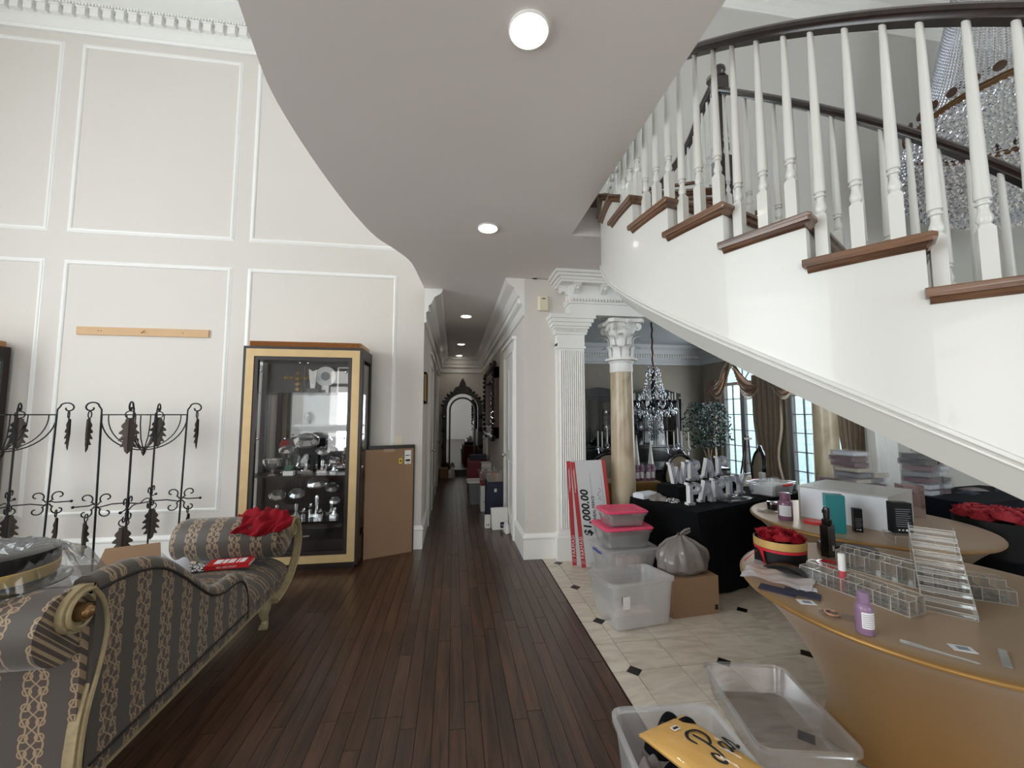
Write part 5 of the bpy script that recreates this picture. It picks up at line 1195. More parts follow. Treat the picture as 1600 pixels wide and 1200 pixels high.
# spray bottle
t = thing('spray_bottle', 'tall black spray bottle between the rose box and the teal box', 'bottle', (2.235, 2.165, TZ), R(15))
obj('body', MB().bev(-.035, .035, -.022, .022, 0, .185, .008), 'black', t); obj('collar', MB().lathe([(.024, .185), (.026, .19), (.026, .215), (.02, .22)], 16), 'black', t, True)
obj('pump', MB().lathe([(.017, .22), (.018, .27), (.016, .285), (.001, .29)], 14, cap=False).box(-.03, .0, -.008, .008, .255, .275), 'black', t, True)
lb_ = obj('label', MB().box(-.012, .030, -.0225, -.022, .03, .16), mat('grey_label', rgb(52, 56, 62), .5), t); obj('barcode', MB().box(.0, .018, -.0232, -.0225, .035, .065), 'paper', lb_)
# lip gloss
t = thing('lip_gloss', 'lip gloss tube with white cap and red base among the clear racks', 'cosmetic tube', (1.878, 1.752, TZ))
obj('tube', MB().lathe([(.001, 0), (.014, 0), (.014, .09), (.001, .09)], 16, cap=False), mat('red_gloss', rgb(190, 70, 80), .2, coat=.5), t, True); obj('cap', MB().lathe([(.0155, .09), (.0155, .165), (.013, .17), (.001, .17)], 16, cap=False), 'paper', t, True)
# red tape rings and lids
o = obj('red_ring', MB().lathe([(.05, 0), (.062, .0), (.062, .014), (.05, .014), (.05, 0)], 28, cap=False), mat('clear_red_plastic', rgb(196, 60, 60), .2, coat=.5), None, True); put(o, (2.10, 2.03, TZ)); tag(o, 'red plastic ring beside the rose box', 'ring')
o = obj('red_disc', MB().lathe([(.001, 0), (.066, 0), (.068, .012), (.062, .018), (.05, .015), (.001, .015)], 28, cap=False), mat('red_plastic', rgb(206, 52, 50), .3), None, True); put(o, (2.80, 2.83, TZ)); tag(o, 'red round plastic disc lying in front of the white box', 'disc')
# maroon case lying behind the spray bottle
o = obj('maroon_case', MB().bev(-.14, .14, -.05, .05, 0, .045, .006), mat('dark_maroon', rgb(62, 36, 40), .35), None); put(o, (2.40, 2.20, TZ), R(-35)); tag(o, 'low dark maroon case behind the black spray bottle', 'case')
# flat packets on the near table
M['lilacfilm'] = clear('lilac_film', (.93, .9, .97), facing=.2, haze=.7, hazecol=(.82, .77, .84), rough=.4, maxg=.4)
def sheet(name, lab, cat, x, y, w_, d_, m_, rz, h_=.004, puff=0, z=TZ):
    mb = MB()
    if puff:
        mb.grid(lambda u, v: ((u-.5)*w_, (v-.5)*d_, .002+puff*(sin(pi*u)*sin(pi*v))**.6), 14, 10); mb.grid(lambda u, v: ((u-.5)*w_, (v-.5)*d_, .001), 14, 10)
    else: mb.box(-w_/2, w_/2, -d_/2, d_/2, 0, h_)
    o_ = obj(name, mb, m_, None, bool(puff)); put(o_, (x, y, z), rz); return tag(o_, lab, cat)
def lil(u, v): return ((u-.5)*.30, (v-.5)*.30, .004+.012*sin(7*u+3*v)**2+.01*sin(11*v-4*u)**2)
o = obj('lilac_bag', MB().grid(lil, 14, 14), 'lilacfilm', None, True); put(o, (1.70, 1.935, TZ), R(-52)); tag(o, 'lilac translucent zip bag under the black pouch', 'bag')
sheet('black_pouch', 'shiny black puffed pouch in front of the rose box', 'pouch', 1.775, 1.965, .20, .12, 'black', R(-58), puff=.028, z=TZ+.022)
sheet('navy_packet', 'navy foil packet at the rim of the near gold table, left one', 'packet', 1.555, 1.79, .15, .075, 'navy', R(-50))
sheet('navy_packet', 'navy foil packet partly under the white sachets, right one', 'packet', 1.635, 1.735, .14, .07, 'navy', R(-48), .003, z=TZ+.004)
M['sachet'] = mat('white_sachet', rgb(216, 218, 222), .5, var=.12, scale=60)
for k, (x, y, a, lab) in enumerate(((1.70, 1.765, -40, 'small white sachet on the navy packets'), (1.585, 1.66, -20, 'pair of small white sachets near the table rim'), (1.83, 1.262, -30, 'single white sachet beside the clear spatula'))):
    o = sheet('sachet', lab, 'sachet', x, y, .065, .045, 'sachet', R(a), .002, z=TZ+(.008 if k == 0 else 0)); obj('print', MB().box(-.015, .018, -.012, .012, .002, .0025), mat('grey_print', rgb(130, 132, 140), .6), o)
o = obj('spatula', MB().prism([(-.10, -.011), (-.085, -.014), (-.05, -.013), (-.02, -.008), (.09, -.006), (.098, 0), (.09, .006), (-.02, .008), (-.05, .013), (-.085, .014), (-.10, .011)], 0, .0025), clear('frosted_clear', (.97, .97, .97), facing=.4, haze=.4, rough=.2), None); put(o, (1.722, 1.258, TZ), R(-54)); tag(o, 'clear plastic spatula lying on the near gold table', 'spatula')
o = obj('wrapped_strip', MB().prism_x([(-.012, 0), (.012, 0), (.010, .006), (-.010, .006)], -.07, .07), clear('silver_film', (.8, .8, .82), facing=.9, haze=.3, rough=.15), None); put(o, (1.90, 1.19, TZ), R(36)); tag(o, 'silvery wrapped strip at the right edge of the photo', 'packet')
t = thing('bagged_ring', 'small copper-coloured ring in a clear bag by the lilac bottle', 'ring', (1.60, 1.55, TZ), R(-40)); obj('ring', MB().tube([(.026*cos(2*pi*i/18), .026*sin(2*pi*i/18), .005) for i in range(18)], .005, 6, closed=True), mat('rose_gold', rgb(190, 140, 110), .25, .8), t, True); obj('bag', MB().grid(lambda u, v: ((u-.35)*.13, (v-.5)*.07, .012*sin(pi*u)*sin(pi*v)+.001), 8, 6), 'film', t, True)
# ---------------------------------------------------------------- clear acrylic racks
M['acr'] = clear('acrylic_sheet', (.99, .99, .985), facing=.1, haze=.05, hazecol=(1, 1, .98), rough=.03, maxg=.6); M['acr_edge'] = clear('acrylic_edge', (.95, .95, .93), facing=.8, haze=.75, hazecol=(1, .98, .94), rough=.1)
def plate(mb, eb, a, b, c_, d_, th=.002):
    """thin sheet through four corners, with pale edge rods"""
    p = [Vector(q) for q in (a, b, c_, d_)]; n_ = (p[1]-p[0]).cross(p[3]-p[0]).normalized()*th/2
    mb.add([q-n_ for q in p]+[q+n_ for q in p], [(3,2,1,0),(4,5,6,7),(0,1,5,4),(1,2,6,5),(2,3,7,6),(3,0,4,7)])
    for i in range(4): eb.tube([p[i], p[(i+1) % 4]], th*.8, 4)
def lipstick_rack(x, y, rz, nx, lab, w_=.04, d_=.10, hh=(.05, .065, .08), z=TZ):
    t_ = thing('acrylic_rack', lab, 'display rack', (x, y, z), rz, 'clear acrylic cosmetic racks')
    eb = MB(); n_rows = len(hh); dep = d_/n_rows; Lx = nx*w_
    for i in range(nx+1):
        mb = MB(); x_ = i*w_
        for j, h_ in enumerate(hh): plate(mb, eb, (x_, j*dep, 0), (x_, (j+1)*dep, 0), (x_, (j+1)*dep, h_), (x_, j*dep, h_))
        obj('divider', mb, 'acr', t_)
    for j in range(n_rows+1):
        mb = MB(); h_ = hh[min(j, n_rows-1)]; plate(mb, eb, (0, j*dep, 0), (Lx, j*dep, 0), (Lx, j*dep, h_), (0, j*dep, h_)); obj('panel', mb, 'acr', t_)
    mb = MB(); plate(mb, eb, (0, 0, .001), (Lx, 0, .001), (Lx, d_, .001), (0, d_, .001)); obj('base', mb, 'acr', t_)
    obj('polished_edges', eb, 'acr_edge', t_)
    return t_
dirA = math.atan2(1.464-1.882, 1.807-1.822)
lipstick_rack(1.80, 1.915, R(-78), 7, 'front acrylic rack holding the lip gloss on the near gold table', w_=.064, d_=.11, hh=(.062, .075))
lipstick_rack(2.14, 2.03, R(-72), 6, 'second acrylic rack behind the lip gloss rack', w_=.066, d_=.11, hh=(.085, .10))
lipstick_rack(2.30, 1.62, R(-35), 4, 'acrylic rack lying at the right of the stepped rack', w_=.055, d_=.14, hh=(.06, .085))
# stepped riser stack
t = thing('acrylic_step_rack', 'tall stepped acrylic rack standing upright on the near gold table', 'display rack', (2.03, 1.53, TZ), R(-49), 'clear acrylic cosmetic racks')
eb = MB()
for i in range(10):
    mb = MB(); y0 = i*.045; h0 = .028*i; plate(mb, eb, (0, y0, h0), (0.16, y0, h0), (0.16, y0+.045, h0), (0, y0+.045, h0)); plate(mb, eb, (0, y0, max(0, h0-.028)), (0.16, y0, max(0, h0-.028)), (0.16, y0, h0+.02), (0, y0, h0+.02)); obj('step', mb, 'acr', t)
for x_ in (0, 0.16):
    mb = MB(); plate(mb, eb, (x_, 0, 0), (x_, .45, 0), (x_, .45, .28), (x_, 0, .02)); obj('side', mb, 'acr', t)
obj('polished_edges', eb, 'acr_edge', t)
# ---------------------------------------------------------------- things on the far gold table
M['boxwhite'] = mat('white_box_card', rgb(226, 228, 234), .5); M['boxgrey'] = mat('grey_box_edge', rgb(176, 174, 170), .5); M['teal'] = mat('teal_card', rgb(22, 118, 122), .45); M['tealpale'] = mat('pale_teal_print', rgb(90, 170, 172), .5)
wa = R(-66)
t = thing('white_display_box', 'long white box lying on the far gold table', 'box', (2.874, 3.034, TZ), wa)
obj('carton', MB().box(0, .568, 0, .56, 0, .245), 'boxwhite', t); obj('lid_edge', MB().box(-.003, .571, -.003, .563, .24, .252), 'boxgrey', t); obj('front_line', MB().box(.0, .014, -.0015, 0, 0, .24), 'boxgrey', t); obj('side_panel', MB().box(.568, .5695, .0, .56, 0, .24), 'boxgrey', t)
o = sheet('paper_sheet', 'grey paper sheet on top of the white box', 'paper', 3.22, 2.96, .34, .26, 'boxgrey', wa+.2, .003, z=TZ+.2525)
t = thing('teal_box', 'teal carton standing in front of the white box', 'box', (2.75, 2.60, TZ), R(-35)); obj('carton', MB().bev(-.055, .055, -.05, .05, 0, .265, .002), 'teal', t); obj('pale_side', MB().box(-.0558, -.055, -.048, .048, .14, .262), 'tealpale', t)
def black_box(x, y, z, w_, d_, h_, lab, rz, lines=9):
    t_ = thing('black_box', lab, 'box', (x, y, z), rz); obj('carton', MB().bev(-w_/2, w_/2, -d_/2, d_/2, 0, h_, .002), 'hatbox', t_)
    mb = MB()
    for k in range(lines): mb.box(-w_*.4, w_*.4*(1 if k % 3 else .7), -d_/2-.0006, -d_/2, h_*(.22+.07*k), h_*(.22+.07*k)+h_*.022)
    obj('print', mb, mat('grey_print', rgb(120, 122, 128), .6), t_)
    obj('symbols', MB().box(-w_*.3, -w_*.2, -d_/2-.0006, -d_/2, h_*.09, h_*.13).box(-w_*.1, 0, -d_/2-.0006, -d_/2, h_*.09, h_*.13).box(w_*.1, w_*.25, -d_/2-.0006, -d_/2, h_*.08, h_*.14), 'paper', t_); return t_
black_box(2.91, 2.575, TZ, .05, .045, .165, 'small black carton just right of the teal box', R(-30), 6)
t = thing('acrylic_riser', 'clear acrylic riser under the large black carton', 'display stand', (2.88, 2.30, TZ), R(-28)); eb = MB()
for a_ in (((0, 0, .05), (.2, 0, .05), (.2, .16, .05), (0, .16, .05)), ((0, 0, 0), (0, .16, 0), (0, .16, .05), (0, 0, .05)), ((.2, 0, 0), (.2, .16, 0), (.2, .16, .05), (.2, 0, .05))):
    mb = MB(); plate(mb, eb, *a_); obj('panel', mb, 'acr', t)
obj('polished_edges', eb, 'acr_edge', t)
black_box(3.0, 2.36, TZ+.0525, .105, .07, .20, 'large black printed carton on the acrylic riser', R(-22))
t = thing('rose_clear_box', 'rose-tinted clear box at the right end of the white box', 'box', (3.80, 2.90, TZ), R(-28)); obj('shell', MB().box(-.07, .07, -.06, .06, 0, .26), clear('rose_film', (.85, .7, .66), facing=.5, haze=.45, hazecol=(.5, .36, .33)), t); obj('insert', MB().box(-.045, .045, -.04, .04, .003, .2), mat('rose_card', rgb(150, 110, 104), .6), t)
t = thing('black_jar', 'small round black jar at the left rim of the far gold table', 'jar', (2.83, 3.27, TZ)); obj('jar', MB().lathe([(.001, 0), (.038, 0), (.04, .05), (.001, .05)], 22, cap=False), 'black', t, True); obj('lid', MB().lathe([(.041, .05), (.042, .068), (.038, .07), (.001, .07)], 22, cap=False), 'chrome', t, True)
sheet('clear_tray', 'clear blister tray beside the black jar', 'tray', 2.72, 3.20, .16, .10, 'film', R(-40), puff=.02)
# ---------------------------------------------------------------- dining room beyond the colonnade
M['ebony'] = mat('ebony_lacquer', rgb(12, 11, 14), .2, coat=.4); M['beigefab'] = mat('beige_upholstery', rgb(150, 136, 118), .85, var=.08, scale=20)
M['drape'] = mat('taupe_damask', rgb(150, 132, 114), .75, var=.25, scale=14, sheen=.3); M['swag'] = mat('copper_silk', rgb(150, 112, 86), .45, var=.25, scale=10, sheen=.4); M['fringe'] = mat('fringe', rgb(196, 184, 164), .8)
M['leafgreen'] = mat('ficus_leaf', rgb(52, 78, 70), .4, var=.4, scale=6); M['bark'] = mat('pale_bark', rgb(140, 122, 104), .8); M['candle'] = mat('candle_wax', rgb(226, 222, 214), .5); M['terra'] = mat('dark_pot', rgb(46, 38, 34), .5)
def china_cabinet(x, lab):
    t_ = thing('china_cabinet', lab, 'cabinet', (x, DY-.26, 0), 0, 'ebony china cabinets')
    W_ = .56
    obj('base', MB().box(-W_, W_, -.24, .24, 0, .85).box(-W_-.02, W_+.02, -.26, .24, .85, .89), 'ebony', t_)
    obj('case', MB().box(-W_, -W_+.05, -.16, .24, .89, 1.98).box(W_-.05, W_, -.16, .24, .89, 1.98).box(-W_, W_, .2, .24, .89, 1.98).box(-W_, W_, -.16, .24, 1.94, 1.98), 'ebony', t_)
    n_ = 14; arc = [(-W_-.03, 1.98)]+[(-W_-.03+(2*W_+.06)*i/n_, 2.06+.12*sin(pi*i/n_)**1.5) for i in range(n_+1)]+[(W_+.03, 1.98)]
    obj('arched_crown', MB().prism_y(arc, -.2, .24), 'ebony', t_)
    for a_, b_2 in ((-W_+.03, -.005), (.005, W_-.03)):
        d_ = obj('door', MB().box(a_, a_+.05, -.18, -.15, .9, 1.95).box(b_2-.05, b_2, -.18, -.15, .9, 1.95).box(a_, b_2, -.18, -.15, .9, .95).box(a_, b_2, -.18, -.15, 1.9, 1.95).box((a_+b_2)/2-.008, (a_+b_2)/2+.008, -.175, -.155, .95, 1.9).box(a_, b_2, -.175, -.155, 1.25, 1.265).box(a_, b_2, -.175, -.155, 1.58, 1.595), 'ebony', t_)
        obj('pane', MB().box(a_+.04, b_2-.04, -.166, -.163, .94, 1.91), 'glass', d_)
    for z in (1.25, 1.58): obj('shelf', MB().box(-W_+.05, W_-.05, -.13, .2, z-.01, z), 'glass', t_)
    obj('column', MB().lathe([(.04, .9), (.03, .95), (.028, 1.7), (.045, 1.8), (.06, 1.95)], 12, (W_+.05, -.14, 0)), 'ebony', t_, True)
    obj('back_panel', MB().box(-W_+.06, W_-.06, .19, .197, .95, 1.92), 'ebony', t_)
    return t_
cc = china_cabinet(3.08, 'ebony china cabinet with arched top behind the fluted pilaster')
dup(cc, (4.35, DY-.26, 0), 0, 'ebony china cabinet behind the hanging dining chandelier')
for x0 in (2.78, 3.3, 4.1, 4.6):
    for z in (.89, 1.25, 1.58):
        tag(put(obj('vase', MB().lathe([(.001, 0), (.04, 0), (.06, .06), (.05, .13), (.025, .17), (.035, .2), (.001, .2)], 12, cap=False), 'gem', None, True), (x0, DY-.22, z+.001)), 'clear vase at the %s of the %s shelf in the %s ebony china cabinet' % ('left' if x0 in (2.78, 4.1) else 'right', {.89: 'bottom', 1.25: 'middle', 1.58: 'top'}[z], 'first' if x0 < 3.6 else 'second'), 'vase', 'vases in the china cabinets')
# long dining table
t = thing('dining_table', 'long ebony dining table under the candelabra', 'table', (3.25, 6.35, 0))
obj('tabletop', MB().bev(-1.1, 1.1, -.5, .5, .72, .76, .01), 'ebony', t)
for sx in (-.75, .75): obj('pedestal', MB().lathe([(.3, 0), (.28, .05), (.1, .1), (.08, .4), (.13, .6), (.16, .72)], 16, (sx, 0, 0)), 'ebony', t, True)
def oval_chair(x, y, rz, lab):
    t_ = thing('oval_back_chair', lab, 'chair', (x, y, 0), rz, 'ebony oval-back dining chairs')
    obj('seat', MB().bev(-.25, .25, -.24, .24, .43, .50, .03), 'beigefab', t_); obj('seat_frame', MB().box(-.26, .26, -.25, .25, .38, .43), 'ebony', t_)
    for sx in (-1, 1):
        obj('leg', MB().tube([(sx*.22, -.21, .39), (sx*.24, -.24, .2), (sx*.22, -.22, 0)], [.028, .022, .018], 8), 'ebony', t_, True); obj('leg', MB().tube([(sx*.21, .21, .39), (sx*.21, .23, .2), (sx*.21, .27, 0)], [.026, .02, .018], 8), 'ebony', t_, True)
    ov = [(.23*cos(2*pi*i/24), .25+.03*sin(2*pi*i/24), .82+.25*sin(2*pi*i/24)) for i in range(24)]
    obj('back_frame', MB().tube(ov, .028, 8, closed=True), 'ebony', t_, True)
    obj('back_pad', MB().grid(lambda u, v: (.215*v*cos(2*pi*u), .25+.02*(1-v*v)+.03*v*sin(2*pi*u), .82+.235*v*sin(2*pi*u)), 24, 5, closed_u=True).grid(lambda u, v: (.215*v*cos(2*pi*u), .25-.03*(1-v*v)+.03*v*sin(2*pi*u)-.004, .82+.235*v*sin(2*pi*u)), 24, 5, closed_u=True), 'beigefab', t_, True)
    obj('stile', MB().cyl((-.12, .24, .42), (-.12, .25, .62), .018).cyl((.12, .24, .42), (.12, .25, .62), .018), 'ebony', t_)
    obj('crest', MB().tube([(-.09, .275, 1.075), (-.05, .28, 1.10), (0, .283, 1.115), (.05, .28, 1.10), (.09, .275, 1.075)], [.012, .022, .03, .022, .012], 8), 'ebony', t_, True)
    return t_
c0_ = oval_chair(2.95, 5.30, R(190), 'ebony oval-back chair standing behind the letters')
dup(c0_, (2.2, 5.62, 0), R(168), 'ebony oval-back chair beside the pilaster and the marble column')
dup(c0_, (4.30, 5.56, 0), R(-112), 'ebony oval-back chair seen sideways in front of the window')
dup(c0_, (3.35, 7.25, 0), R(0), 'ebony oval-back chair on the far side of the dining table')
# candelabra
def candelabra(x, y, lab, s=1.0):
    t_ = thing('crystal_candelabra', lab, 'candelabra', (x, y, .762), .3, 'crystal candelabra')
    obj('stem', MB().lathe([(.09*s, 0), (.08*s, .02), (.02*s, .05), (.035*s, .12), (.018*s, .18), (.03*s, .26), (.015*s, .32)], 12), 'crystal', t_, True)
    sp_ = [(0, 0, .36)]+[(.17*s*cos(i*pi/2+.4), .17*s*sin(i*pi/2+.4), .3) for i in range(4)]
    for i, (cx_, cy_, cz_) in enumerate(sp_):
        if i: obj('arm', MB().tube([(0, 0, .2), (cx_*.5, cy_*.5, .17), (cx_*.95, cy_*.95, .2), (cx_, cy_, cz_)], .008, 6), 'crystal', t_, True)
        obj('cup', MB().lathe([(.008, -.02), (.035, .0), (.012, .015), (.014, .03)], 10, (cx_, cy_, cz_)), 'crystal', t_, True)
        obj('candle', MB().lathe([(.011, .03), (.009, .26), (.001, .27)], 10, (cx_, cy_, cz_)), 'candle', t_, True)
    dr = MB().octa((0, 0, -.03), .008, .028).mesh('drop'); 
    for i, (cx_, cy_, cz_) in enumerate(sp_):
        for k in range(5): put(obj('drop', dr, 'crystal', t_), (cx_+.034*cos(k*1.257), cy_+.034*sin(k*1.257), cz_))
candelabra(3.62, 6.1, 'crystal candelabra with white candles under the ficus'); candelabra(2.5, 6.3, 'crystal candelabra half hidden by the marble column')
for k, (x, y, h_, lab) in enumerate(((2.86, 6.0, .42, 'taller pale obelisk on the dining table'), (3.12, 6.05, .34, 'shorter pale obelisk on the dining table'))):
    t = thing('obelisk', lab, 'ornament', (x, y, .762)); obj('spire', MB().lathe([(.05, .06), (.003, h_+.1)], 4), 'candle', t); obj('foot', MB().box(-.05, .05, -.05, .05, 0, .06), 'crystal', t)
# dining chandelier
t = thing('dining_chandelier', 'dark iron dining chandelier hung with clear crystals', 'chandelier', (3.17, 6.0, 1.48))
obj('chain', MB().tube([(0.006*sin(i*1.3), .006*cos(i*1.3), .85+i*.04) for i in range(22)], .014, 6), mat('bronze_chain', rgb(84, 66, 50), .5, .5), t, True)
obj('body', MB().lathe([(.02, .1), (.05, .14), (.03, .2), (.06, .3), (.03, .4), (.04, .55), (.025, .7), (.04, .8), (.02, .87)], 12), 'iron', t, True)
arm_ = MB().tube([(.03, 0, .3), (.15, 0, .2), (.27, 0, .22), (.32, 0, .32)], .01, 6).lathe([(.01, .3), (.035, .33), (.02, .35)], 8, (.32, 0, 0)).mesh('arm', True); cnd = MB().lathe([(.012, .34), (.011, .46), (.001, .47)], 8, (.32, 0, 0), cap=False).mesh('candle_tube', True)
for i in range(10): put(obj('arm', arm_, 'iron', t), rz=i*pi/5); put(obj('candle_tube', cnd, 'candle', t), rz=i*pi/5)
dp = MB(); q = random.Random(5)
for zz, rr_, n_, sz in ((.08, .12, 9, .026), (.12, .22, 14, .026), (.16, .31, 18, .028), (.2, .33, 18, .02), (.28, .26, 16, .018), (.38, .22, 14, .018), (.45, .18, 12, .016), (.53, .15, 12, .016), (.6, .13, 10, .018), (.68, .12, 9, .016), (.78, .11, 8, .022), (.84, .08, 8, .018)):
    for i in range(n_):
        a = 2*pi*i/n_+q.random()*.2; dp.octa((rr_*cos(a), rr_*sin(a), zz+q.random()*.03), sz*.62, sz*1.35); dp.octa((rr_*.86*cos(a+.15), rr_*.86*sin(a+.15), zz+.03+q.random()*.04), sz*.5, sz*1.1); dp.octa((rr_*1.06*cos(a-.12), rr_*1.06*sin(a-.12), zz-.03+q.random()*.03), sz*.5, sz*1.2)
dp.octa((0, 0, .03), .022, .035)
obj('crystals', dp, 'crystal', t, kind='stuff')
# ficus tree
t = thing('ficus_tree', 'ficus tree in a pot before the dining room window', 'tree', (4.72, 6.95, 0))
obj('pot', MB().lathe([(.001, 0), (.15, 0), (.2, .3), (.21, .32), (.19, .33), (.001, .3)], 18, cap=False), 'terra', t, True)
obj('trunk', MB().tube([(0, 0, .3), (.03, .01, .7), (.0, 0, 1.1), (.02, .02, 1.5)], [.025, .02, .016, .01], 7).tube([(.01, 0, .6), (.15, .05, 1.1), (.22, .05, 1.5)], [.014, .01, .005], 6).tube([(.01, 0, .7), (-.15, .03, 1.2), (-.25, 0, 1.5)], [.014, .01, .005], 6), 'bark', t, True)
lf = MB(); q = random.Random(8)
for i in range(1500):
    a = q.random()*2*pi; u = q.random()**.5; zz = 1.0+.85*q.random(); ex = (.47 if zz > 1.15 else .3)*(1-.35*max(0, (zz-1.55)/.3)); x, y = ex*u*cos(a), ex*u*sin(a)*.7; b = q.random()*2*pi; s_ = .035+.03*q.random(); dz = -.02-.04*q.random()
    d_ = Vector((cos(b)*s_, sin(b)*s_, dz)); w2 = Vector((-sin(b), cos(b), .3))*s_*.35; p0 = Vector((x, y, zz))
    lf.add([p0, p0+d_*.5+w2, p0+d_, p0+d_*.5-w2], [(0, 1, 2, 3)])
obj('foliage', lf, 'leafgreen', t, kind='stuff')
# drapes and swags
def drape(y0, y1, lab, x=DX-.07, z0=.02, z1=2.35):
    def fn(u, v):
        y = y0+(y1-y0)*u; tie = 1-.35*math.exp(-((v-.36)/.16)**2); yc = (y0+y1)/2
        return (x-.035-.03*sin(u*34)-.012*sin(u*71), yc+(y-yc)*tie, z0+(z1-z0)*v)
    o_ = obj('drape', MB().grid(fn, 60, 14), 'drape', None, True); tag(o_, lab, 'curtain', 'dining room drapes'); return o_
drape(6.18, 6.86, 'taupe drape hanging between the two arched windows'); drape(7.92, 8.3, 'taupe drape at the far side of the first arched window'); drape(4.75, 5.18, 'taupe drape behind the second marble column')
def swag(ya, za, yb, zb, drop, lab):
    t_ = thing('window_swag', lab, 'curtain', (DX-.1, (ya+yb)/2, min(za, zb)), 0, 'copper silk window swags'); yc = (ya+yb)/2; zc = min(za, zb)
    def ctr(u, k): return (ya+(yb-ya)*u-yc, za+(zb-za)*u-zc-drop*k*sin(pi*u))
    def fn(u, v): y, z = ctr(u, .3+.7*v); bul = sin(pi*v)*sin(pi*u); return (-.02-.07*bul+.012*sin(v*22), y, z-.05*v)
    obj('silk', MB().grid(fn, 20, 12), 'swag', t_, True)
    fr = MB()
    for i in range(26):
        y, z = ctr(i/25, 1.0); fr.tube([(-.03, y, z-.05), (-.03, y, z-.11)], [.006, .009], 5)
    obj('fringe', fr, 'fringe', t_)
swag(8.12, 2.22, 7.42, 2.76, .42, 'left copper silk swag on the first arched window'); swag(7.40, 2.76, 6.70, 2.16, .42, 'right copper silk swag on the first arched window'); swag(6.36, 2.16, 5.70, 2.7, .42, 'copper silk swag on the second arched window')
t = thing('easel', 'small dark wooden easel in front of the first window', 'easel', (4.95, 6.2, 0), .3)
for a_ in (((-.12, 0, 0), (-.03, 0, 1.25)), ((.12, 0, 0), (.03, 0, 1.25)), ((0, .25, 0), (0, .02, 1.2))): obj('leg', MB().cyl(*a_, .014, n=6), 'carvedbrown', t)
obj('ledge', MB().box(-.14, .14, -.04, .01, .6, .62).box(-.1, .1, -.02, .01, 1.18, 1.21), 'carvedbrown', t)
# third gold table with bottles, behind the column
t = thing('gold_console', 'gold-covered table behind the marble column', 'table', (1.62, 4.82, 0)); obj('top', MB().bev(0, 1.0, 0, .34, .70, .757, .01), 'gold', t); obj('skirt', MB().box(.01, .99, .01, .33, .0, .70), 'gold', t)
for i in range(4):
    b_ = bottle(2.34+.075*i, 4.90+.03*(i % 2), .758, .034, .2, ('leftmost', 'second', 'third', 'rightmost')[i]+' mauve bottle in the row on the gold table behind the column', 'mauvejar', 'mauvejar', R(-15)); b_['group'] = 'mauve bottles behind the column'
carton('kraft_parcel', 'small parcel on the gold table left of the marble column', 'box', 1.72, 4.97, .758, .12, .1, .19, 'cardboard')
# ---------------------------------------------------------------- crowded tables under the stair
draped_table(3.97, 3.58, R(3), .66, .42, .755, 'folding table hidden under the black cloth by the far column', 'black cloth over the table of stacked clear boxes', seed=4)
tag(put(obj('white_table_cover', MB().box(0, .63, 0, .39, 0, .003), 'whitecloth'), (3.985, 3.595, .7555), R(4)), 'white paper covering the table of stacked clear boxes', 'table cover')
sbm = {}
def clear_case(name, x, y, z, w_, d_, h_, lab, inner, rz=0):
    t_ = thing(name, lab, 'case', (x, y, z), rz, 'stacked clear cases of cosmetics')
    obj('shell', MB().box(-w_/2, w_/2, -d_/2, d_/2, 0, h_), 'binclear', t_); obj('contents', MB().box(-w_/2+.012, w_/2-.02, -d_/2+.012, d_/2-.015, .006, h_*.72), inner, t_)
    return t_
inn = [mat('case_grey', rgb(120, 120, 128), .5), mat('case_dark', rgb(56, 54, 62), .5), mat('case_plum', rgb(104, 52, 74), .5), mat('case_cream', rgb(190, 178, 160), .5), mat('case_white', rgb(206, 208, 214), .5)]
pos_w = ('bottom', 'second', 'third', 'fourth', 'fifth', 'sixth', 'seventh', 'eighth')
q = random.Random(14)
for col_, (x, y, n_, w_, h_, nm) in enumerate(((4.09, 3.83, 3, .24, .055, 'left column of cases before the far marble column'), (4.30, 3.83, 8, .23, .056, 'tall middle column of cases before the far marble column'), (4.51, 3.84, 4, .22, .055, 'right column of cases before the far marble column'))):
    for k in range(n_): clear_case('clear_case', x+q.uniform(-.02, .02), y+q.uniform(-.015, .015), .7595+k*(h_+.001), w_-.03*q.random(), .26, h_, '%s clear case in the %s' % (pos_w[k], nm), inn[q.randrange(5)], R(4+q.uniform(-5, 5)))
M['navycloth'] = mat('navy_tablecloth', rgb(13, 16, 27), .85, spec=.2)
draped_table(4.90, 3.20, R(8), 1.5, .62, .755, 'folding table hidden under the dark navy cloth below the stair', 'dark navy cloth over the table below the stair', seed=6, m_='navycloth')
for col_, (x, y, n_, nm) in enumerate(((4.98, 3.68, 7, 'left column of cases on the navy table'), (5.19, 3.73, 8, 'right column of cases on the navy table'))):
    for k in range(n_): clear_case('clear_case', x+q.uniform(-.015, .015), y+q.uniform(-.015, .015), .757+k*.062, .2, .24, .061, '%s clear case in the %s' % (pos_w[k], nm), inn[q.randrange(5)], R(14+q.uniform(-4, 4)))
for k, (x, y, a, m_) in enumerate(((5.48, 3.62, 20, 'navy'), (5.78, 3.76, -12, 'cloth_mauve'), (6.05, 3.66, 35, 'navy'))): sheet('flat_pouch', ('navy pouch lying nearest the stacked cases on the navy table', 'mauve pouch in the middle of the navy table', 'navy pouch at the right end of the navy table')[k], 'pouch', x, y, .22, .14, m_, R(a), puff=.03)
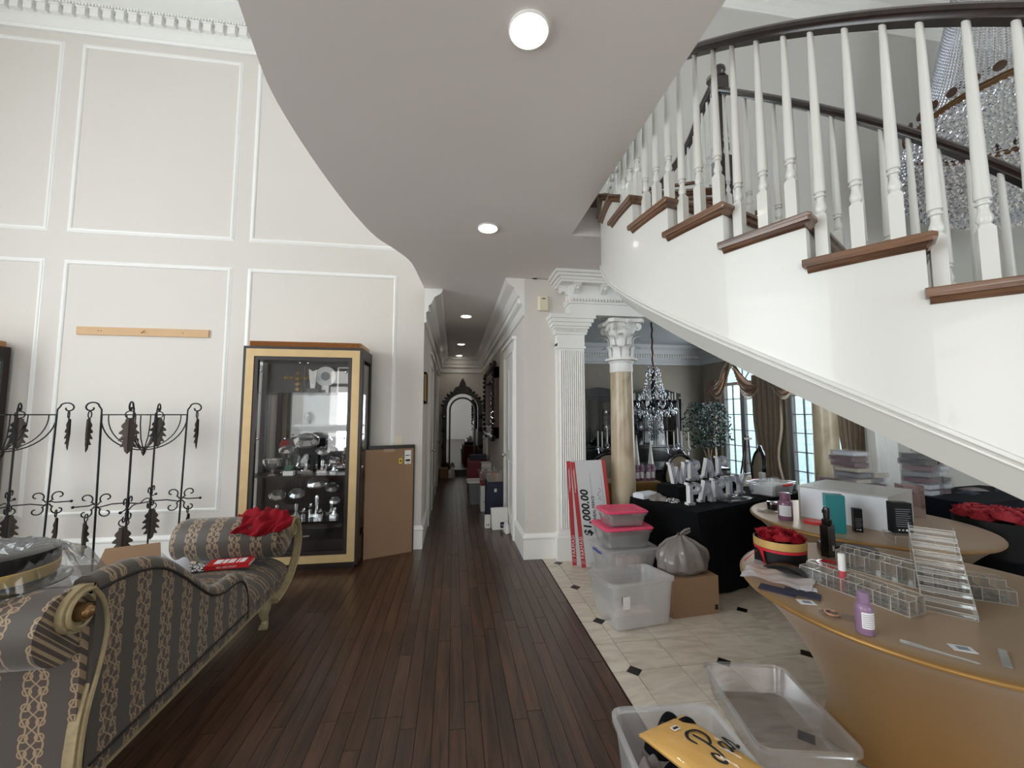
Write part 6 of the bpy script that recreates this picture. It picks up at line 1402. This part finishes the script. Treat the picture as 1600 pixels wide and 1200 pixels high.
# small things along the pale table and the end of the letter table
for k, (x, y, w_, d_, h_, m_, lab) in enumerate(((on(1.66, .50)[0], on(1.66, .50)[1], .13, .03, .12, 'ivory', 'cream card box left of the small clear boxes'), (on(1.74, .36)[0], on(1.74, .36)[1], .05, .05, .17, 'boxgrey', 'tall narrow grey box at the right end of the black letter table'), (on(1.765, .24)[0], on(1.765, .24)[1], .07, .06, .13, 'binclear', 'small clear box in front of the narrow grey box'), (on(1.6, .62)[0], on(1.6, .62)[1], .16, .12, .03, 'paper', 'flat white pack behind the cream card box'), (4.10, 3.68, .2, .08, .07, 'ivory', 'cream carton in front of the left column of cases'))):
    carton('small_box', lab, 'box', x, y, .7595 if k == 4 else .757, w_, d_, h_, m_, R(8))
o = obj('red_napkins', MB().prism_y([(-.07, 0), (.08, 0), (.03, .07), (-.05, .09)], -.05, .05), 'red_cloth'); put(o, on(1.30, .56), R(20)); tag(o, 'red folded napkins behind the letter Y', 'napkin')
for k, (e1, e2) in enumerate(((1.42, .68), (1.50, .68))):
    tag(put(obj('dark_bottle', MB().lathe([(.001, 0), (.028, 0), (.028, .09), (.012, .11), (.012, .14), (.001, .14)], 14, cap=False), 'hatbox', None, True), on(e1, e2)), ('left', 'right')[k]+' small dark bottle at the back edge of the black table', 'bottle', 'dark bottles')
# black bucket of red flowers at the right
M['rosepink'] = mat('pink_red_rose', rgb(176, 52, 62), .6, var=.35, scale=18)
t = thing('draped_stool', 'low black draped stool under the large flower box', 'stool', (4.27, 2.62, 0)); obj('drape', MB().lathe([(.36, 0), (.33, .2), (.31, .5), (.30, .52), (.001, .52)], 28, cap=False), 'blackcloth', t, True)
rose_box(4.27, 2.62, .522, .27, .27, 'large black round box of red and pink roses behind the far gold table', mr='rosepink', band=False, nr=10)
# ---------------------------------------------------------------- great crystal chandelier in the stairwell
CX, CY = 6.0, 3.2
t = thing('crystal_chandelier', 'large beaded crystal basket chandelier hanging beyond the stair', 'chandelier', (CX, CY, 3.66))
obj('ring', MB().tube([(.9*cos(2*pi*i/48), .9*sin(2*pi*i/48), 1.15) for i in range(48)], .02, 6, closed=True).tube([(.9*cos(2*pi*i/48), .9*sin(2*pi*i/48), 1.19) for i in range(48)], .014, 5, closed=True), mat('antique_brass', rgb(120, 88, 56), .35, .8), t, True)
rs_ = MB().lathe([(.001, .0), (.02, .006), (.035, .012), (.035, .018), (.001, .022)], 12, cap=False).mesh('rosette', True)
for i in range(34): a = 2*pi*i/34; put(obj('rosette', rs_, 'carvedbrown', t), (.9*cos(a), .9*sin(a), 1.27), rot=(0, R(90), a), sc=(1.35, 1.35, 1.5))
obj('crown_ring', MB().tube([(.4*cos(2*pi*i/32), .4*sin(2*pi*i/32), 2.95) for i in range(32)], .02, 6, closed=True), bpy.data.materials['antique_brass'], t, True)
obj('chain', MB().cyl((0, 0, 2.95), (0, 0, 3.73), .02).cyl((-.4, 0, 2.95), (.4, 0, 2.95), .01).cyl((0, -.4, 2.95), (0, .4, 2.95), .01), bpy.data.materials['antique_brass'], t)
bd = MB(); q = random.Random(9)
for i in range(120):
    a = 2*pi*i/120
    for k in range(52):
        u = k/51; r_ = .88+(.4-.88)*(u**.8); bd.octa((r_*cos(a), r_*sin(a), 1.2+1.75*u), .0135, .018)
obj('bead_strands', bd, 'crystal', t, kind='stuff')
bw_ = MB(); prof = [(.9, 1.12), (.99, .98), (1.03, .82), (1.03, .66), (.98, .5), (.88, .35), (.72, .22), (.5, .11), (.25, .04)]
for j in range(len(prof)-1):
    for s_ in range(4):
        u = s_/4; r_ = prof[j][0]*(1-u)+prof[j+1][0]*u; z = prof[j][1]*(1-u)+prof[j+1][1]*u; n_ = int(r_*2*pi/.05)
        for i in range(n_):
            a = 2*pi*(i+.5*(s_ % 2))/n_; bw_.octa((r_*cos(a), r_*sin(a), z+q.uniform(-.01, .01)), .016+.008*q.random(), .02+.012*q.random())
obj('bead_bowl', bw_, 'crystal', t, kind='stuff')
# ---------------------------------------------------------------- bin of clothes and open tub near the viewer
tub(.875, 1.40, 0, .43, .62, .35, 'bin', 'clear bin of clothes at the bottom edge of the photo', R(-4), lip=.02)
cloth_pile('black_clothes', 'black clothes heaped in the clear bin near the viewer', 'clothes', (.875, 1.40, .03), .165, .25, .32, 'blackcloth', 51, R(-4))
cloth_pile('black_sweater', 'black sweater bunched at the back of the clothes bin', 'sweater', (.90, 1.60, .27), .13, .07, .12, 'blackcloth', 57)
cloth_pile('taupe_garment', 'taupe bagged garment in the left corner of the clothes bin', 'garment', (.755, 1.50, .17), .06, .11, .155, 'cloth_mauve', 53)
M['mustard'] = mat('mustard_fabric', rgb(250, 206, 124), .7, var=.05, scale=8)
t = thing('mustard_shirt', 'folded mustard shirt in a clear sleeve with black script lettering', 'shirt', (.915, 1.395, .385), R(22)); t.rotation_euler = (R(-4), R(5), R(22))
obj('fabric', MB().grid(lambda u, v: ((u-.5)*.26, (v-.5)*.42, .02*(sin(pi*u)*sin(pi*v))**.5), 12, 16).grid(lambda u, v: ((u-.5)*.26, (v-.5)*.42, -.006), 12, 16), 'mustard', t, True)
tg = obj('tag', MB().box(-.015, .02, .135, .157, .0185, .0200), 'paper', t); obj('tag_print', MB().box(-.011, .016, .141, .151, .0200, .0205), 'ink', tg)
def stroke(pts, r_): return MB().tube([(x, y, .021) for x, y in smooth_path(pts, 5)], [r_*1.75*(.55+.45*abs(sin(i*.23+.4))) for i in range(len(smooth_path(pts, 5)))], 6, flat=.25)
sc_ = MB(); q0 = -.085
for pts, r_ in (([( -.01, .075), (.0, .02), (-.012, -.05), (-.05, -.085), (-.075, -.06), (-.055, -.03), (-.03, -.05)], .0055), ([(-.06, .03), (-.065, .07), (-.02, .095), (.045, .085), (.06, .045), (.02, .01), (-.005, .015)], .005),
                ([(.085, -.005), (.06, -.01), (.05, -.045), (.07, -.06), (.09, -.03), (.092, -.005), (.088, -.045), (.105, -.055)], .0042), ([(.105, -.055), (.13, .005), (.14, -.03), (.125, -.058), (.15, -.05)], .0042)):
    b_3 = stroke(pts, r_); off = len(sc_.v); sc_.v += b_3.v; sc_.f += [tuple(i+off for i in f) for f in b_3.f]
o_ = obj('script_lettering', sc_, 'ink', t, True); put(o_, (.036, .022, -.001), sc=(.62, .92, 1))
obj('sleeve', MB().grid(lambda u, v: ((u-.5)*.275, (v-.5)*.435, .0245*(sin(pi*u)*sin(pi*v))**.4+.002*sin(23*u+9*v)), 18, 10), 'glass', t, True)
M['tubclear'] = clear('thin_clear_plastic', (.99, .99, 1), facing=.2, haze=.09, hazecol=(1, 1, 1), rough=.15, maxg=.6)
tub(1.63, 1.95, 0, .44, .62, .14, 'tubclear', 'empty shallow clear tub on the marble floor under the near gold table', R(-12), lip=.018, taper=.9)
# ---------------------------------------------------------------- mantel behind the viewer, seen in the cabinet mirror
t = thing('fireplace_mantel', 'white carved mantel reflected in the cabinet mirror', 'fireplace', (-4.1, -4.6, 0))
obj('shelf', MB().box(-1.1, 1.1, 0, .34, 1.2, 1.28).box(-1.0, 1.0, 0, .26, 1.12, 1.2), 'trim', t); obj('frieze', MB().box(-.95, .95, 0, .18, .86, 1.12), 'trim', t)
for sx in (-1, 1): obj('jamb', MB().box(sx*.82-.13, sx*.82+.13, 0, .2, 0, .86), 'trim', t)
obj('firebox', MB().box(-.69, .69, 0, .05, 0, .86), 'ink', t); obj('overmantel', MB().box(-.95, .95, 0, .05, 1.28, 2.6).box(-1.0, 1.0, 0, .12, 2.5, 2.6), 'trim', t)
um = MB().lathe([(.07, 0), (.06, .03), (.025, .06), (.03, .1), (.09, .2), (.1, .3), (.06, .36), (.075, .4), (.001, .4)], 18, cap=False).tube([(.09, 0, .3), (.15, 0, .28), (.14, 0, .2), (.08, 0, .18)], .012, 6).tube([(-.09, 0, .3), (-.15, 0, .28), (-.14, 0, .2), (-.08, 0, .18)], .012, 6).mesh('urn', True)
for sx in (-.75, .75): tag(put(obj('urn', um, 'plaster'), (-4.1+sx, -4.42, 1.282)), 'white handled urn on the mantel, %s end' % ('left' if sx < 0 else 'right'), 'urn', 'mantel urns')
